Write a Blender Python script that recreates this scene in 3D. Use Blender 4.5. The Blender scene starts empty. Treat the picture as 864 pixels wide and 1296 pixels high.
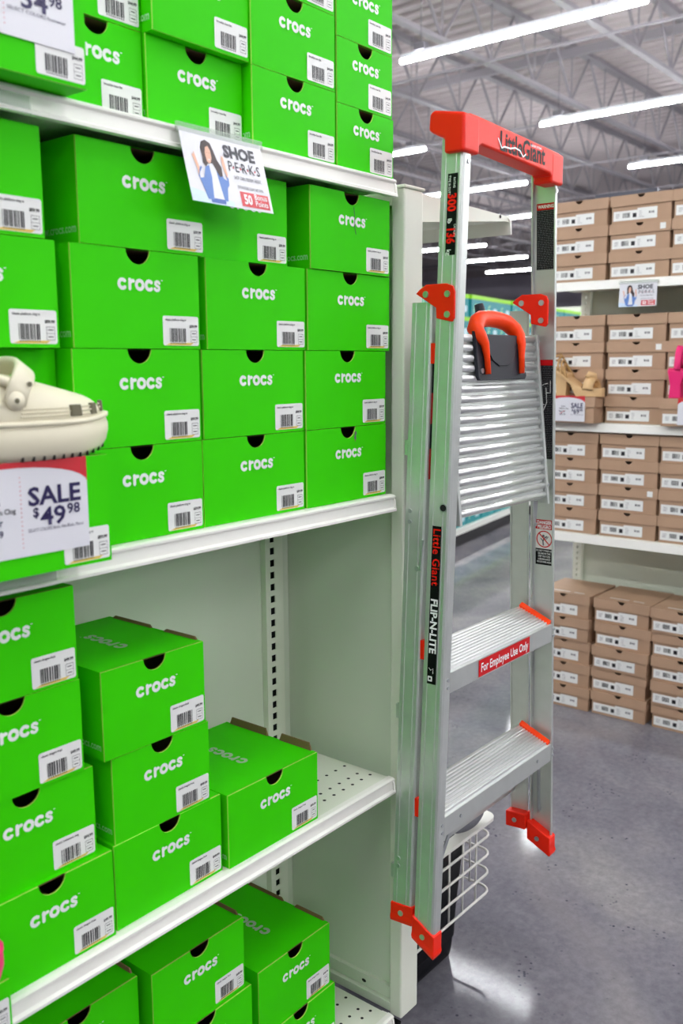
import bpy, math, random
from mathutils import Matrix, Vector
random.seed(7)
S = bpy.context.scene
COL = S.collection

# ------------------------------------------------------------------ camera, world, exposure
cam_d = bpy.data.cameras.new('camera')
cam_d.sensor_fit = 'VERTICAL'; cam_d.sensor_height = 36.0; cam_d.sensor_width = 24.0
cam_d.lens = 32.8
cam_d.clip_start = 0.05; cam_d.clip_end = 200
cam_d.dof.use_dof = True; cam_d.dof.focus_distance = 1.8; cam_d.dof.aperture_fstop = 5.0
cam = bpy.data.objects.new('camera', cam_d); COL.objects.link(cam)
cam.matrix_world = Matrix(((0.6301, 0.1265, -0.7662, -1.4029),
                           (-0.7765, 0.0950, -0.6229, -1.0108),
                           (-0.0061, 0.9874, 0.1581, 1.455),
                           (0, 0, 0, 1)))
S.camera = cam
W = bpy.data.worlds.new('world'); S.world = W; W.use_nodes = True
W.node_tree.nodes['Background'].inputs[0].default_value = (0.9, 0.93, 1.0, 1)
W.node_tree.nodes['Background'].inputs[1].default_value = 0.35
STRIP = 122.0            # emission of the ceiling strip lights
S.view_settings.view_transform = 'Standard'
S.view_settings.look = 'None'
S.view_settings.gamma = 1.0
S.view_settings.use_curve_mapping = False
S.view_settings.exposure = 0.0

# ------------------------------------------------------------------ materials
def lin(c):
    return tuple(((v/255)/12.92 if v/255 <= .04045 else ((v/255+.055)/1.055)**2.4) for v in c)
MATS = {}
def mat(name, rgb, rough=.5, metal=0.0, noise=None, bump=None, coat=0, emit=None, alpha=None, spec=None):
    m = bpy.data.materials.new(name); m.use_nodes = True
    nt = m.node_tree; b = nt.nodes['Principled BSDF']
    c = lin(rgb) + (1,)
    b.inputs['Base Color'].default_value = c
    b.inputs['Roughness'].default_value = rough
    b.inputs['Metallic'].default_value = metal
    if coat: b.inputs['Coat Weight'].default_value = coat; b.inputs['Coat Roughness'].default_value = .25
    if spec is not None: b.inputs['Specular IOR Level'].default_value = spec
    if emit: b.inputs['Emission Color'].default_value = lin(emit[0]) + (1,); b.inputs['Emission Strength'].default_value = emit[1]
    if alpha is not None: b.inputs['Alpha'].default_value = alpha
    tc = nt.nodes.new('ShaderNodeTexCoord')
    if noise:      # (scale, amount)
        n = nt.nodes.new('ShaderNodeTexNoise'); n.inputs['Scale'].default_value = noise[0]; n.inputs['Detail'].default_value = 4
        mx = nt.nodes.new('ShaderNodeMix'); mx.data_type = 'RGBA'; mx.blend_type = 'MULTIPLY'
        mr = nt.nodes.new('ShaderNodeMapRange'); mr.inputs[1].default_value = .3; mr.inputs[2].default_value = .7
        mr.inputs[3].default_value = 1-noise[1]; mr.inputs[4].default_value = 1+noise[1]*.4
        nt.links.new(tc.outputs['Object'], n.inputs['Vector']); nt.links.new(n.outputs['Fac'], mr.inputs[0])
        mx.inputs[0].default_value = 1; mx.inputs[6].default_value = c
        nt.links.new(mr.outputs[0], mx.inputs[7]); nt.links.new(mx.outputs[2], b.inputs['Base Color'])
    if bump:       # (scale, strength, stretch vector or None)
        n = nt.nodes.new('ShaderNodeTexNoise'); n.inputs['Scale'].default_value = bump[0]
        src = tc.outputs['Object']
        if len(bump) > 2:
            mp = nt.nodes.new('ShaderNodeMapping'); mp.inputs['Scale'].default_value = bump[2]
            nt.links.new(src, mp.inputs[0]); src = mp.outputs[0]
        bp = nt.nodes.new('ShaderNodeBump'); bp.inputs['Strength'].default_value = bump[1]; bp.inputs['Distance'].default_value = .001
        nt.links.new(src, n.inputs['Vector']); nt.links.new(n.outputs['Fac'], bp.inputs['Height']); nt.links.new(bp.outputs[0], b.inputs['Normal'])
    MATS[name] = m
    return m
mat('green_card', (56, 208, 0), .55, noise=(9, .05), bump=(60, .06), spec=.10)
mat('card_edge', (175, 225, 90), .6)
mat('kraft', (120, 92, 62), .8, noise=(20, .2))
mat('flap_kraft', (118, 92, 60), .8)
mat('logo_white', (232, 238, 232), .5)
mat('logo_grey', (170, 195, 170), .55)
mat('side_print', (160, 220, 160), .5)
mat('label_white', (232, 234, 230), .45)
mat('ink', (25, 25, 30), .5)
mat('ink_soft', (90, 90, 95), .5)
mat('highlight_yellow', (226, 196, 90), .5)
mat('cream_metal', (226, 230, 214), .38, noise=(3, .03), bump=(250, .05))
mat('cream_panel', (214, 222, 204), .45, noise=(2, .04), bump=(250, .05))
mat('lip_white', (238, 238, 230), .3)
mat('clear_strip', (190, 205, 190), .12, alpha=.35)
mat('black_base', (10, 10, 14), .45, spec=.2)
mat('hole_shade', (10, 12, 14), .8)  # near-black colour standing for the shade inside holes and slots
mat('alu', (204, 208, 204), .40, .68, noise=(30, .05), bump=(90, .05, (40, 40, 1)))
mat('alu_bright', (234, 236, 234), .30, .85, bump=(60, .03, (1, 40, 40)))
mat('steel', (190, 194, 196), .3, .8)
mat('red_plastic', (240, 36, 10), .42, spec=.25)
mat('orange_plastic', (255, 66, 6), .4, spec=.25)
mat('black_plastic', (38, 40, 48), .45, spec=.25)
mat('sticker_black', (10, 10, 12), .5, spec=.15)
mat('sticker_red', (205, 18, 24), .45, spec=.2)
mat('text_red', (240, 28, 12), .5, spec=.15)
mat('text_white', (245, 245, 245), .4)
mat('sticker_white', (238, 236, 230), .45)
mat('paper', (222, 223, 228), .35, coat=.2)
mat('sign_red', (206, 38, 48), .35, coat=.5)
mat('sign_navy', (34, 26, 78), .4)
mat('sign_dark', (44, 44, 56), .4)
mat('skin_print', (226, 176, 150), .4)
mat('hair_print', (52, 36, 34), .4)
mat('denim_print', (92, 130, 196), .4)
mat('denim_dark_print', (70, 104, 176), .4)
mat('white_print', (225, 228, 232), .4)
mat('pale_blue_print', (206, 226, 246), .4)
mat('brown_card', (176, 144, 116), .65, noise=(14, .06))
mat('brown_lid', (182, 150, 122), .65, noise=(14, .06))
mat('brown_edge', (205, 170, 135), .7)
mat('clog_cream', (222, 216, 190), .5)
mat('clog_vent', (104, 100, 78), .8)  # dull olive standing for the shaded inside of vents and strap holes
mat('clog_pink', (232, 30, 110), .45)
mat('tread_shade', (40, 38, 34), .8)  # dark colour standing for the shade in sole notches
mat('bin_black', (9, 9, 14), .5, spec=.2)
mat('wire_white', (236, 236, 228), .4)
mat('fuzz_grey', (110, 112, 118), .95, bump=(120, .8))
mat('teal_card', (0, 140, 146), .5, noise=(6, .12))
mat('lime_card', (150, 220, 30), .5)
mat('teal_label', (196, 222, 228), .5)
mat('wedge_beige', (214, 178, 128), .55)
mat('wedge_rope', (190, 152, 100), .8, bump=(80, .6))
mat('pink_heel', (236, 36, 116), .5)
mat('roof_deck', (200, 190, 190), .7)
mat('joist_grey', (150, 145, 150), .6)
mat('wall_grey', (196, 190, 204), .8, noise=(.6, .1))
mat('header_grey', (70, 74, 86), .5)
mat('lamp_housing', (200, 200, 205), .5)
mat('lamp_glow', (255, 255, 250), .5, emit=((250, 252, 255), STRIP))
mat('wire_grey', (120, 118, 124), .5)

def floor_mat():
    m = bpy.data.materials.new('polished_concrete'); m.use_nodes = True; nt = m.node_tree; b = nt.nodes['Principled BSDF']
    N = nt.nodes.new; L = nt.links.new
    tc = N('ShaderNodeTexCoord')
    def noise(sc, det, rough=.5, dist=0):
        n = N('ShaderNodeTexNoise'); n.inputs['Scale'].default_value = sc; n.inputs['Detail'].default_value = det
        n.inputs['Roughness'].default_value = rough; n.inputs['Distortion'].default_value = dist
        L(tc.outputs['Object'], n.inputs['Vector']); return n
    def ramp(src, stops):
        r = N('ShaderNodeValToRGB'); e = r.color_ramp.elements
        e[0].position, e[0].color = stops[0][0], lin(stops[0][1]) + (1,)
        e[1].position, e[1].color = stops[-1][0], lin(stops[-1][1]) + (1,)
        for p, c in stops[1:-1]:
            k = e.new(p); k.color = lin(c) + (1,)
        L(src, r.inputs[0]); return r
    def mix(a, bb, f, mode='MIX'):
        x = N('ShaderNodeMix'); x.data_type = 'RGBA'; x.blend_type = mode
        if isinstance(f, float): x.inputs[0].default_value = f
        else: L(f, x.inputs[0])
        L(a, x.inputs[6]); L(bb, x.inputs[7]); return x.outputs[2]
    big = ramp(noise(1.6, 6, .6, .6).outputs['Fac'], [(.3, (104, 104, 112)), (.5, (126, 124, 131)), (.7, (146, 143, 144))])
    fine = ramp(noise(45, 4, .7).outputs['Fac'], [(.35, (205, 205, 208)), (.65, (255, 255, 255))])
    col = mix(big.outputs[0], fine.outputs[0], .6, 'MULTIPLY')
    # dark aggregate specks
    v = N('ShaderNodeTexVoronoi'); v.inputs['Scale'].default_value = 55; L(tc.outputs['Object'], v.inputs['Vector'])
    sp = N('ShaderNodeMapRange'); sp.inputs[1].default_value = .14; sp.inputs[2].default_value = .26; sp.inputs[3].default_value = 1; sp.inputs[4].default_value = 0
    L(v.outputs['Distance'], sp.inputs[0])
    msk = N('ShaderNodeMapRange'); msk.inputs[1].default_value = .56; msk.inputs[2].default_value = .64
    L(noise(7, 3).outputs['Fac'], msk.inputs[0])
    mm = N('ShaderNodeMath'); mm.operation = 'MULTIPLY'; L(sp.outputs[0], mm.inputs[0]); L(msk.outputs[0], mm.inputs[1])
    dk = N('ShaderNodeRGB'); dk.outputs[0].default_value = lin((66, 68, 80)) + (1,)
    col = mix(col, dk.outputs[0], mm.outputs[0])
    # pale scuffs
    sc = N('ShaderNodeMapRange'); sc.inputs[1].default_value = .035; sc.inputs[2].default_value = .0; sc.inputs[4].default_value = .13
    vv = N('ShaderNodeTexVoronoi'); vv.feature = 'DISTANCE_TO_EDGE'; vv.inputs['Scale'].default_value = .55
    dn = noise(.5, 2); ad = N('ShaderNodeVectorMath'); ad.operation = 'ADD'; L(tc.outputs['Object'], ad.inputs[0]); L(dn.outputs['Color'], ad.inputs[1])
    L(ad.outputs[0], vv.inputs['Vector']); L(vv.outputs['Distance'], sc.inputs[0])
    pl = N('ShaderNodeRGB'); pl.outputs[0].default_value = lin((176, 168, 162)) + (1,)
    col = mix(col, pl.outputs[0], sc.outputs[0])
    L(col, b.inputs['Base Color'])
    rr = N('ShaderNodeMapRange'); rr.inputs[3].default_value = .05; rr.inputs[4].default_value = .085
    L(noise(4, 5, .7).outputs['Fac'], rr.inputs[0]); L(rr.outputs[0], b.inputs['Roughness'])
    b.inputs['Specular IOR Level'].default_value = .13
    bp = N('ShaderNodeBump'); bp.inputs['Strength'].default_value = .05; bp.inputs['Distance'].default_value = .001
    L(noise(160, 3, .7).outputs['Fac'], bp.inputs['Height']); L(bp.outputs[0], b.inputs['Normal'])
    MATS['polished_concrete'] = m
floor_mat()

# ------------------------------------------------------------------ mesh helpers
class MB:
    def __init__(s): s.v = []; s.f = []; s.m = []
    def add(s, vs, fs, mi=0):
        o = len(s.v); s.v += [tuple(p) for p in vs]
        for i, f in enumerate(fs):
            s.f.append(tuple(o+k for k in f)); s.m.append(mi[i] if isinstance(mi, (list, tuple)) else mi)
        return s
    def box(s, x0, x1, y0, y1, z0, z1, mi=0):
        return s.add([(x0,y0,z0),(x1,y0,z0),(x1,y1,z0),(x0,y1,z0),(x0,y0,z1),(x1,y0,z1),(x1,y1,z1),(x0,y1,z1)],
              [(0,3,2,1),(4,5,6,7),(0,1,5,4),(1,2,6,5),(2,3,7,6),(3,0,4,7)], mi)
    def quad(s, a, b, c, d, mi=0): return s.add([a,b,c,d], [(0,1,2,3)], mi)
    def prism(s, poly, frm, to, mi=0, mside=None):
        """poly: list of 3D points of one cap, given as functions of offset: frm/to are vectors added"""
        n = len(poly); a = [Vector(p)+Vector(frm) for p in poly]; b = [Vector(p)+Vector(to) for p in poly]
        ms = mi if mside is None else mside
        fs = [tuple(range(n)), tuple(range(2*n-1, n-1, -1))] + [(i, n+i, n+(i+1) % n, (i+1) % n) for i in range(n)]
        return s.add(a+b, fs, [mi, mi]+[ms]*n)
    def tube(s, pts, r, n=8, mi=0, closed=False):
        pts = [Vector(p) for p in pts]; rings = []
        N = len(pts)
        prev = None
        for i, p in enumerate(pts):
            if closed: t = (pts[(i+1) % N]-pts[i-1])
            else: t = pts[min(i+1, N-1)]-pts[max(i-1, 0)]
            t.normalize()
            if prev is None:
                u = t.orthogonal().normalized()
            else:
                u = (prev - t*prev.dot(t)).normalized()
            prev = u; w = t.cross(u)
            rr = r[i] if isinstance(r, (list, tuple)) else r
            rings.append([p+(u*math.cos(2*math.pi*k/n)+w*math.sin(2*math.pi*k/n))*rr for k in range(n)])
        vs = [q for R in rings for q in R]; fs = []
        for i in range(N-1+(1 if closed else 0)):
            a = i*n; b = ((i+1) % N)*n
            fs += [(a+k, a+(k+1) % n, b+(k+1) % n, b+k) for k in range(n)]
        if not closed:
            fs += [tuple(range(n-1, -1, -1)), tuple(range((N-1)*n, N*n))]
        return s.add(vs, fs, mi)
    def cyl(s, c, axis, r, h, n=16, mi=0):
        c = Vector(c); a = Vector(axis).normalized()
        return s.tube([c, c+a*h], r, n, mi)
    def loft(s, rings, mi=0, cap=True):
        n = len(rings[0]); vs = [q for R in rings for q in R]; fs = []
        for i in range(len(rings)-1):
            a = i*n; b = a+n
            fs += [(a+k, a+(k+1) % n, b+(k+1) % n, b+k) for k in range(n)]
        if cap: fs += [tuple(range(n-1, -1, -1)), tuple(range((len(rings)-1)*n, len(rings)*n))]
        return s.add(vs, fs, mi)
    def mesh(s, name, mats, smooth=False):
        me = bpy.data.meshes.new(name); me.from_pydata(s.v, [], s.f)
        for m in mats: me.materials.append(MATS[m])
        me.polygons.foreach_set('material_index', s.m)
        if smooth: me.polygons.foreach_set('use_smooth', [True]*len(s.f))
        me.update(); return me
def link(name, data, parent=None, loc=(0,0,0), rot=(0,0,0)):
    o = bpy.data.objects.new(name, data); COL.objects.link(o); o.location = loc; o.rotation_euler = rot
    if parent: o.parent = parent
    return o
def obj(name, mb, mats, parent=None, smooth=False, loc=(0,0,0), rot=(0,0,0), bevel=0, seg=2, sub=0):
    if isinstance(mats, str): mats = [mats]
    o = link(name, mb.mesh(name, mats, smooth), parent, loc, rot)
    if bevel:
        b = o.modifiers.new('bevel', 'BEVEL'); b.width = bevel; b.segments = seg; b.limit_method = 'ANGLE'; b.angle_limit = math.radians(40)
    if sub:
        b = o.modifiers.new('subd', 'SUBSURF'); b.levels = sub; b.render_levels = sub
    return o
def thing(name, label, cat, loc=(0,0,0), rz=0, group=None, data=None):
    o = link(name, data, None, loc, (0,0,rz)); tag(o, label, cat, group); return o
def tag(o, label, cat, group=None):
    o['label'] = label; o['category'] = cat
    if group: o['group'] = group
    return o
def structure(o): o['kind'] = 'structure'; return o

# orientation matrices for flat print: columns = print-right, print-up, outward normal
FRONT = Matrix(((1,0,0,0),(0,0,-1,0),(0,1,0,0),(0,0,0,1)))                 # on a face looking to -y
LEFT = Matrix(((0,0,-1,0),(-1,0,0,0),(0,1,0,0),(0,0,0,1)))                 # on a face looking to -x, upright
LEFT_DOWN = Matrix(((0,0,-1,0),(0,-1,0,0),(-1,0,0,0),(0,0,0,1)))           # on a face looking to -x, reading downwards
TOP_BACK = Matrix(((0,-1,0,0),(1,0,0,0),(0,0,1,0),(0,0,0,1)))              # on a top face, reading towards +y

_tc = {}
def text(s, size, matn, M, at=(0,0,0), bold=0.0, align='LEFT', sx=1.0, space=1.0, shear=0.0, fit=None):
    key = (s, size, matn, tuple(map(tuple, M)), tuple(at), bold, align, sx, space, fit)
    if key in _tc: return _tc[key]
    cu = bpy.data.curves.new('print', 'FONT'); cu.body = s; cu.size = size; cu.align_x = align; cu.offset = bold
    cu.resolution_u = 2; cu.space_character = space; cu.shear = shear
    o = bpy.data.objects.new('print', cu); COL.objects.link(o)
    dg = bpy.context.evaluated_depsgraph_get()
    me = bpy.data.meshes.new_from_object(o.evaluated_get(dg))
    bpy.data.objects.remove(o); bpy.data.curves.remove(cu)
    if fit:
        xs = [v.co.x for v in me.vertices]; sx = fit/(max(xs)-min(xs))
    me.transform(Matrix.Translation(at) @ M @ Matrix.Diagonal((sx,1,1,1)))
    me.materials.clear(); me.materials.append(MATS[matn]); me.name = 'print'
    _tc[key] = me
    return me

def disc(cx, cy, r, n=10, a0=0, a1=2*math.pi):
    return [(cx+r*math.cos(a0+(a1-a0)*i/(n-1 if a1-a0 < 6.28 else n)), cy+r*math.sin(a0+(a1-a0)*i/(n-1 if a1-a0 < 6.28 else n))) for i in range(n)]
class Flat:
    """flat 2D print built in print space (x right, y up), placed by a matrix"""
    def __init__(s): s.mb = MB()
    def poly(s, pts, mi=0, z=0):
        ar = sum(pts[i-1][0]*pts[i][1]-pts[i][0]*pts[i-1][1] for i in range(len(pts)))
        if ar < 0: pts = list(pts)[::-1]
        s.mb.add([(p[0], p[1], z) for p in pts], [tuple(range(len(pts)))], mi); return s
    def rect(s, x0, x1, y0, y1, mi=0, z=0): return s.poly([(x0,y0),(x1,y0),(x1,y1),(x0,y1)], mi, z)
    def rrect(s, x0, x1, y0, y1, r, mi=0, z=0):
        p = []
        for cx, cy, a in ((x1-r,y0+r,-90),(x1-r,y1-r,0),(x0+r,y1-r,90),(x0+r,y0+r,180)):
            p += [(cx+r*math.cos(math.radians(a+k*30)), cy+r*math.sin(math.radians(a+k*30))) for k in range(4)]
        return s.poly(p, mi, z)
    def ell(s, cx, cy, rx, ry, mi=0, z=0, n=16): return s.poly([(cx+rx*math.cos(2*math.pi*k/n), cy+ry*math.sin(2*math.pi*k/n)) for k in range(n)], mi, z)
    def stroke(s, pts, w, mi=0, z=0, caps=True):
        P = [Vector(p) for p in pts]; L = []; R = []
        s.k = getattr(s, 'k', 0)+1; z = z+s.k*.004*w
        for i, p in enumerate(P):
            t = (P[min(i+1, len(P)-1)]-P[max(i-1, 0)]).normalized(); n = Vector((-t.y, t.x))*w/2
            L.append(p+n); R.append(p-n)
        for i in range(len(P)-1): s.poly([R[i], R[i+1], L[i+1], L[i]], mi, z)
        if caps:
            for q, p in enumerate((P[0], P[-1])): s.ell(p.x, p.y, w/2, w/2, mi, z+.001*w*(q+1), 10)
        return s
    def mesh(s, name, mats, M, at=(0,0,0)):
        me = s.mb.mesh(name, mats); me.transform(Matrix.Translation(at) @ M); return me
def arc(cx, cy, r, a0, a1, n=12): return [(cx+r*math.cos(math.radians(a0+(a1-a0)*i/n)), cy+r*math.sin(math.radians(a0+(a1-a0)*i/n))) for i in range(n+1)]

def croc_logo():
    """the rounded bold five-letter word, x height 1, about 4.75 wide"""
    f = Flat(); w = .31; r = .36
    f.stroke(arc(.5, .5, r, 48, 312), w)
    f.stroke([(1.27, .14), (1.27, .88)], w); f.stroke(arc(1.27+.34, .46, .34, 170, 80, 6), w*.95)
    f.stroke(arc(2.32, .5, r, 0, 360, 20), w, caps=False)
    f.stroke(arc(3.36, .5, r, 48, 312), w)
    f.stroke([(4.47,.76),(4.36,.86),(4.2,.87),(4.05,.8),(4.04,.67),(4.14,.57),(4.3,.49),(4.43,.41),(4.46,.28),(4.36,.16),(4.18,.12),(4.02,.19),(3.96,.26)], w*.86)
    f.stroke([(4.68,1.0),(4.86,1.0)], .07, caps=False)
    for i, v in enumerate(f.mb.v): f.mb.v[i] = (v[0]-2.35, v[1]-.5, v[2])
    return f
def logo_mesh(xh, matn, M, at):
    f = croc_logo(); f.mb.v = [(a*xh, b*xh, c*xh) for a, b, c in f.mb.v]
    return f.mesh('logo', [matn], M, at)
_cache = {}
def cached(key, fn):
    if key not in _cache: _cache[key] = fn()
    return _cache[key]

# ------------------------------------------------------------------ setting
fl = MB().box(-14, 34, -24, 26, -.05, 0)
structure(obj('floor', fl, 'polished_concrete'))
CEIL = 5.0
cm = MB()
prof = []
x = -14.0
while x < 34: prof += [(x, 0), (x+.09, 0), (x+.11, .045), (x+.20, .045), (x+.22, 0)]; x += .22
for (a, za), (b, zb) in zip(prof[:-1], prof[1:]):
    if b > a: cm.quad((a,-24,CEIL+za), (a,26,CEIL+za), (b,26,CEIL+zb), (b,-24,CEIL+zb))
ceiling = structure(obj('ceiling', cm, 'roof_deck'))
jm = MB()
jm.box(-12, 34, -.05, .05, CEIL-.05, CEIL); jm.box(-12, 34, -.035, .035, 4.37, 4.41)
x = -12.0; k = 0
while x < 33:
    jm.tube([(x, 0, 4.4), (x+.45, 0, CEIL-.04)], .016, 5); jm.tube([(x+.45, 0, CEIL-.04), (x+.9, 0, 4.4)], .016, 5)
    jm.tube([(x+.9, 0, 4.4), (x+.9, 0, CEIL-.04)], .010, 5)
    x += .9
jmesh = jm.mesh('roof_joist', ['joist_grey'])
for i in range(16):
    link('roof_joist', jmesh, ceiling, (.35*(i % 2), -4.9+i*1.28, 0))
bm_ = MB().box(-.02, .02, -24, 26, 4.36, 4.38); bm2 = bm_.mesh('bridging_bar', ['joist_grey'])
gm_ = MB().box(-.03, .03, -24, 26, 4.86, 4.95); gm2 = gm_.mesh('roof_girder', ['joist_grey'])
for i in range(10): link('bridging_bar', bm2, ceiling, (1.9+i*2.6, 0, 0))
for i in range(3): link('roof_girder', gm2, ceiling, (9.0+i*9.5, 0, 0))
structure(obj('wall_back', MB().box(34, 34.2, -24, 26, 0, CEIL), 'wall_grey'))
structure(obj('wall_left', MB().box(-14, 34, 26, 26.2, 0, CEIL), 'wall_grey'))
structure(obj('wall_right', MB().box(-14, 34, -24.2, -24, 0, CEIL), 'wall_grey'))
structure(obj('wall_front', MB().box(-14.2, -14, -24, 26, 0, CEIL), 'wall_grey'))

# ------------------------------------------------------------------ ceiling strip lights
LZ = 3.78
hm = MB().box(-.0145, .0145, -.99, .99, .026, .06).mesh('housing', ['lamp_housing'])
dmb = MB()
dmb.loft([[(.020*math.cos(a), y, .012+.020*math.sin(a)) for a in [math.radians(135+270*k/12) for k in range(13)]] for y in (-.985, .985)])
dm = dmb.mesh('diffuser', ['lamp_glow'], True)
wm = MB().tube([(0,0,.09), (0,0,CEIL-LZ)], .004, 5).mesh('hanger_wire', ['wire_grey'])
clipm = MB().box(-.03, .03, -.05, .05, .06, .11).mesh('hanger_clip', ['wire_grey'])
LAMPS = [(4.97, 2.55, 'nearest bright strip light at the top of the picture, crossing above the ladder'),
        (7.48, 2.63, 'second nearest strip light, running off the right edge above the brown boxes'),
        (10.06, 2.77, 'third strip light, short piece visible at the right edge above the brown boxes'),
        (7.62, 6.09, 'strip light end peeping out beside the top shelf of green boxes'),
        (10.15, 6.18, 'strip light seen between the ladder rails just under the red handle bar'),
        (12.72, 6.30, 'strip light seen beyond the tip of the empty end shelf'),
        (15.6, 10.0, 'distant strip light between the shelf post and the left ladder rail'),
        (18.1, 10.4, 'distant strip light low between the ladder rails, the longer upper one'),
        (20.8, 11.05, 'farthest strip light low between the ladder rails, just above the teal boxes')]
for k in range(-4, 4):  # unseen lamps continuing the grid, outer rows added as shelf fill
    for j in range(-5, 3):
        if k > -1 and j > -1: continue
        LAMPS.append((4.97+2.53*k, 2.55+3.47*j, 'unseen ceiling strip light added to light the far sales floor'))
for k in range(4, 11):  # unseen strips added only to brighten the far area
    for j in (-1, -2): LAMPS.append((4.97+2.53*k, 2.55+3.47*j, 'unseen ceiling strip light added to light the far sales floor'))
for lx_, ly_, lab in LAMPS:
    t = thing('strip_light', lab, 'light', (lx_, ly_, LZ), 0, 'ceiling strip lights')
    link('housing', hm, t); link('diffuser', dm, t)
    for y in (-.8, .8):
        c = link('hanger_clip', clipm, t, (0, y, 0)); link('hanger_wire', wm, c)

# ------------------------------------------------------------------ main shelving unit (green boxes)
XL = -1.55
ZA, ZB, ZC, ZD = 1.776, 1.2115, .650, .133
unit = thing('shelving_unit', 'cream metal shelving unit stocked with bright green shoeboxes', 'shelving', (-.6, .15, 0))
U = lambda n, mb, m, **k: obj(n, mb, m, unit, loc=(.6, -.15, 0), **k)
for x0, x1 in ((XL, -.655), (-.65, -.052)):
    U('back_panel', MB().box(x0, x1, .302, .312, .12, 1.95), 'cream_panel', bevel=.002)
U('back_panel', MB().box(-.05, .039, .3105, .322, .12, 1.95), 'cream_panel')
def upright(xc):
    u = MB()
    u.box(xc-.024, xc-.010, .288, .290, .13, 1.95); u.box(xc+.003, xc+.028, .288, .290, .13, 1.95)
    u.box(xc-.024, xc-.022, .290, .302, .13, 1.95); u.box(xc+.026, xc+.028, .290, .310, .13, 1.95)
    z = .14
    while z < 1.93:
        u.box(xc-.010, xc+.003, .288, .290, z, z+.011); z += .0254
    u.box(xc-.020, xc+.022, .299, .301, .13, 1.95, 1)  # dark sheet, colours in the shade behind the slots
    U('upright', u, ['cream_metal', 'hole_shade'])
upright(-.029)
def shelf(z, perf=False, y0=0.0):
    t = obj('shelf', MB().box(XL, -.004, y0+.012, .286, z-.022, z), 'cream_metal', unit, loc=(.6, -.15, 0), bevel=.0015)
    lp = MB(); pr = [(y0+.014, z), (y0+.004, z-.0005), (y0-.0005, z-.003), (y0-.0005, z-.006), (y0+.003, z-.009), (y0+.0015, z-.024), (y0-.0035, z-.027), (y0-.0035, z-.031), (y0+.004, z-.032), (y0+.006, z-.012), (y0+.014, z-.006)]
    lp.prism([(0, y, zz) for y, zz in pr], (XL, 0, 0), (0, 0, 0))
    obj('front_lip', lp, 'lip_white', t)
    eb = MB(); eb.prism([(0, y0+.004, z-.031), (0, y0-.0025, z-.031), (0, y0-.0005, z-.011), (0, y0+.006, z-.002), (0, y0+.03, z-.004), (0, y0+.03, z-.026)], (-.0035, 0, 0), (.001, 0, 0))
    obj('end_cap', eb, 'lip_white', t)
    if perf:
        p = MB()
        for i in range(7):
            for j, (yy, xo) in enumerate(((.045, 0), (.068, .012), (.110, .0))):
                cx = -.02-i*.028-xo
                p.add([(cx+.0035*math.cos(a), yy+.0035*math.sin(a), z+.0003) for a in [math.pi*q/4 for q in range(8)]], [tuple(range(8))])
        obj('perforation_discs', p, 'hole_shade', t)['kind'] = 'stuff'  # flat dark discs on the shelf top, shade of holes put into colour
    return t
sa = shelf(ZA); sb = shelf(ZB); sc_ = shelf(ZC, True); sd = shelf(ZD, True)
for s_, z, x1 in ((sa, ZA, -.735), (sb, ZB, -.735)):
    obj('price_channel', MB().prism([(0, -.0035, z-.032), (0, -.0015, z-.011), (0, -.0005, z-.011), (0, -.0025, z-.032)], (XL, 0, 0), (x1, 0, 0)), 'clear_strip', s_)
U('base_plinth', MB().box(XL, .034, .004, .31, 0, .098), 'black_base', bevel=.003)
# end panel with front post
U('end_panel', MB().box(.040, .056, .024, .322, .138, 1.752), 'cream_panel')
U('end_panel_flange', MB().box(.020, .056, .024, .322, .118, .138).box(.030, .056, .024, .322, .138, .165), 'cream_panel', bevel=.0015)
U('end_panel_top_rail', MB().box(.020, .060, .024, .322, 1.735, 1.76), 'cream_metal', bevel=.002)
U('end_post', MB().box(.020, .080, -.004, .026, .112, 1.764), 'cream_metal', bevel=.004, seg=3)
U('post_cap', MB().box(.018, .083, -.006, .03, 1.764, 1.770), 'cream_metal', bevel=.002)
U('bolt_hole', MB().add([(.0296, .10+.006*math.cos(a), .150+.004*math.sin(a)) for a in [math.pi*q/4 for q in range(8)]], [tuple(range(8))]), 'hole_shade')  # flat disc coloured as the shade in a bolt hole
# end-cap shelf on the far side of the end panel
ec = thing('endcap_shelf', 'empty cream end shelf sticking out beside the post behind the ladder', 'shelf', (.085, .03, 1.70))
E_ = lambda n, mb, m, **k: obj(n, mb, m, ec, loc=(-.085, -.03, -1.70), **k)
E_('back_panel', MB().box(.064, .082, .032, .95, .98, 1.765), 'cream_panel')
for y in (.034, .93):
    E_('bracket', MB().prism([(.083,y,1.772),(.455,y,1.766),(.468,y,1.755),(.450,y,1.755),(.083,y,1.714)], (0,-.002,0), (0,.002,0)), 'cream_metal')
E_('shelf_board', MB().add([(.084,.038,1.735),(.462,.038,1.762),(.462,.926,1.762),(.084,.926,1.735),(.084,.038,1.740),(.462,.038,1.767),(.462,.926,1.767),(.084,.926,1.740)],
      [(0,3,2,1),(4,5,6,7),(0,1,5,4),(1,2,6,5),(2,3,7,6),(3,0,4,7)]), 'cream_metal')
E_('front_lip', MB().prism([(.460,0,1.768),(.470,0,1.764),(.474,0,1.730),(.470,0,1.729),(.466,0,1.757),(.458,0,1.762)], (0,.03,0), (0,.94,0)), 'lip_white')
E_('bracket_hole', MB().add([(.425+.004*math.cos(a), .0315, 1.762+.004*math.sin(a)) for a in [math.pi*q/4 for q in range(8)]], [tuple(range(8))]), 'hole_shade')  # flat disc on the bracket, hole shade given by colour

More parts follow.
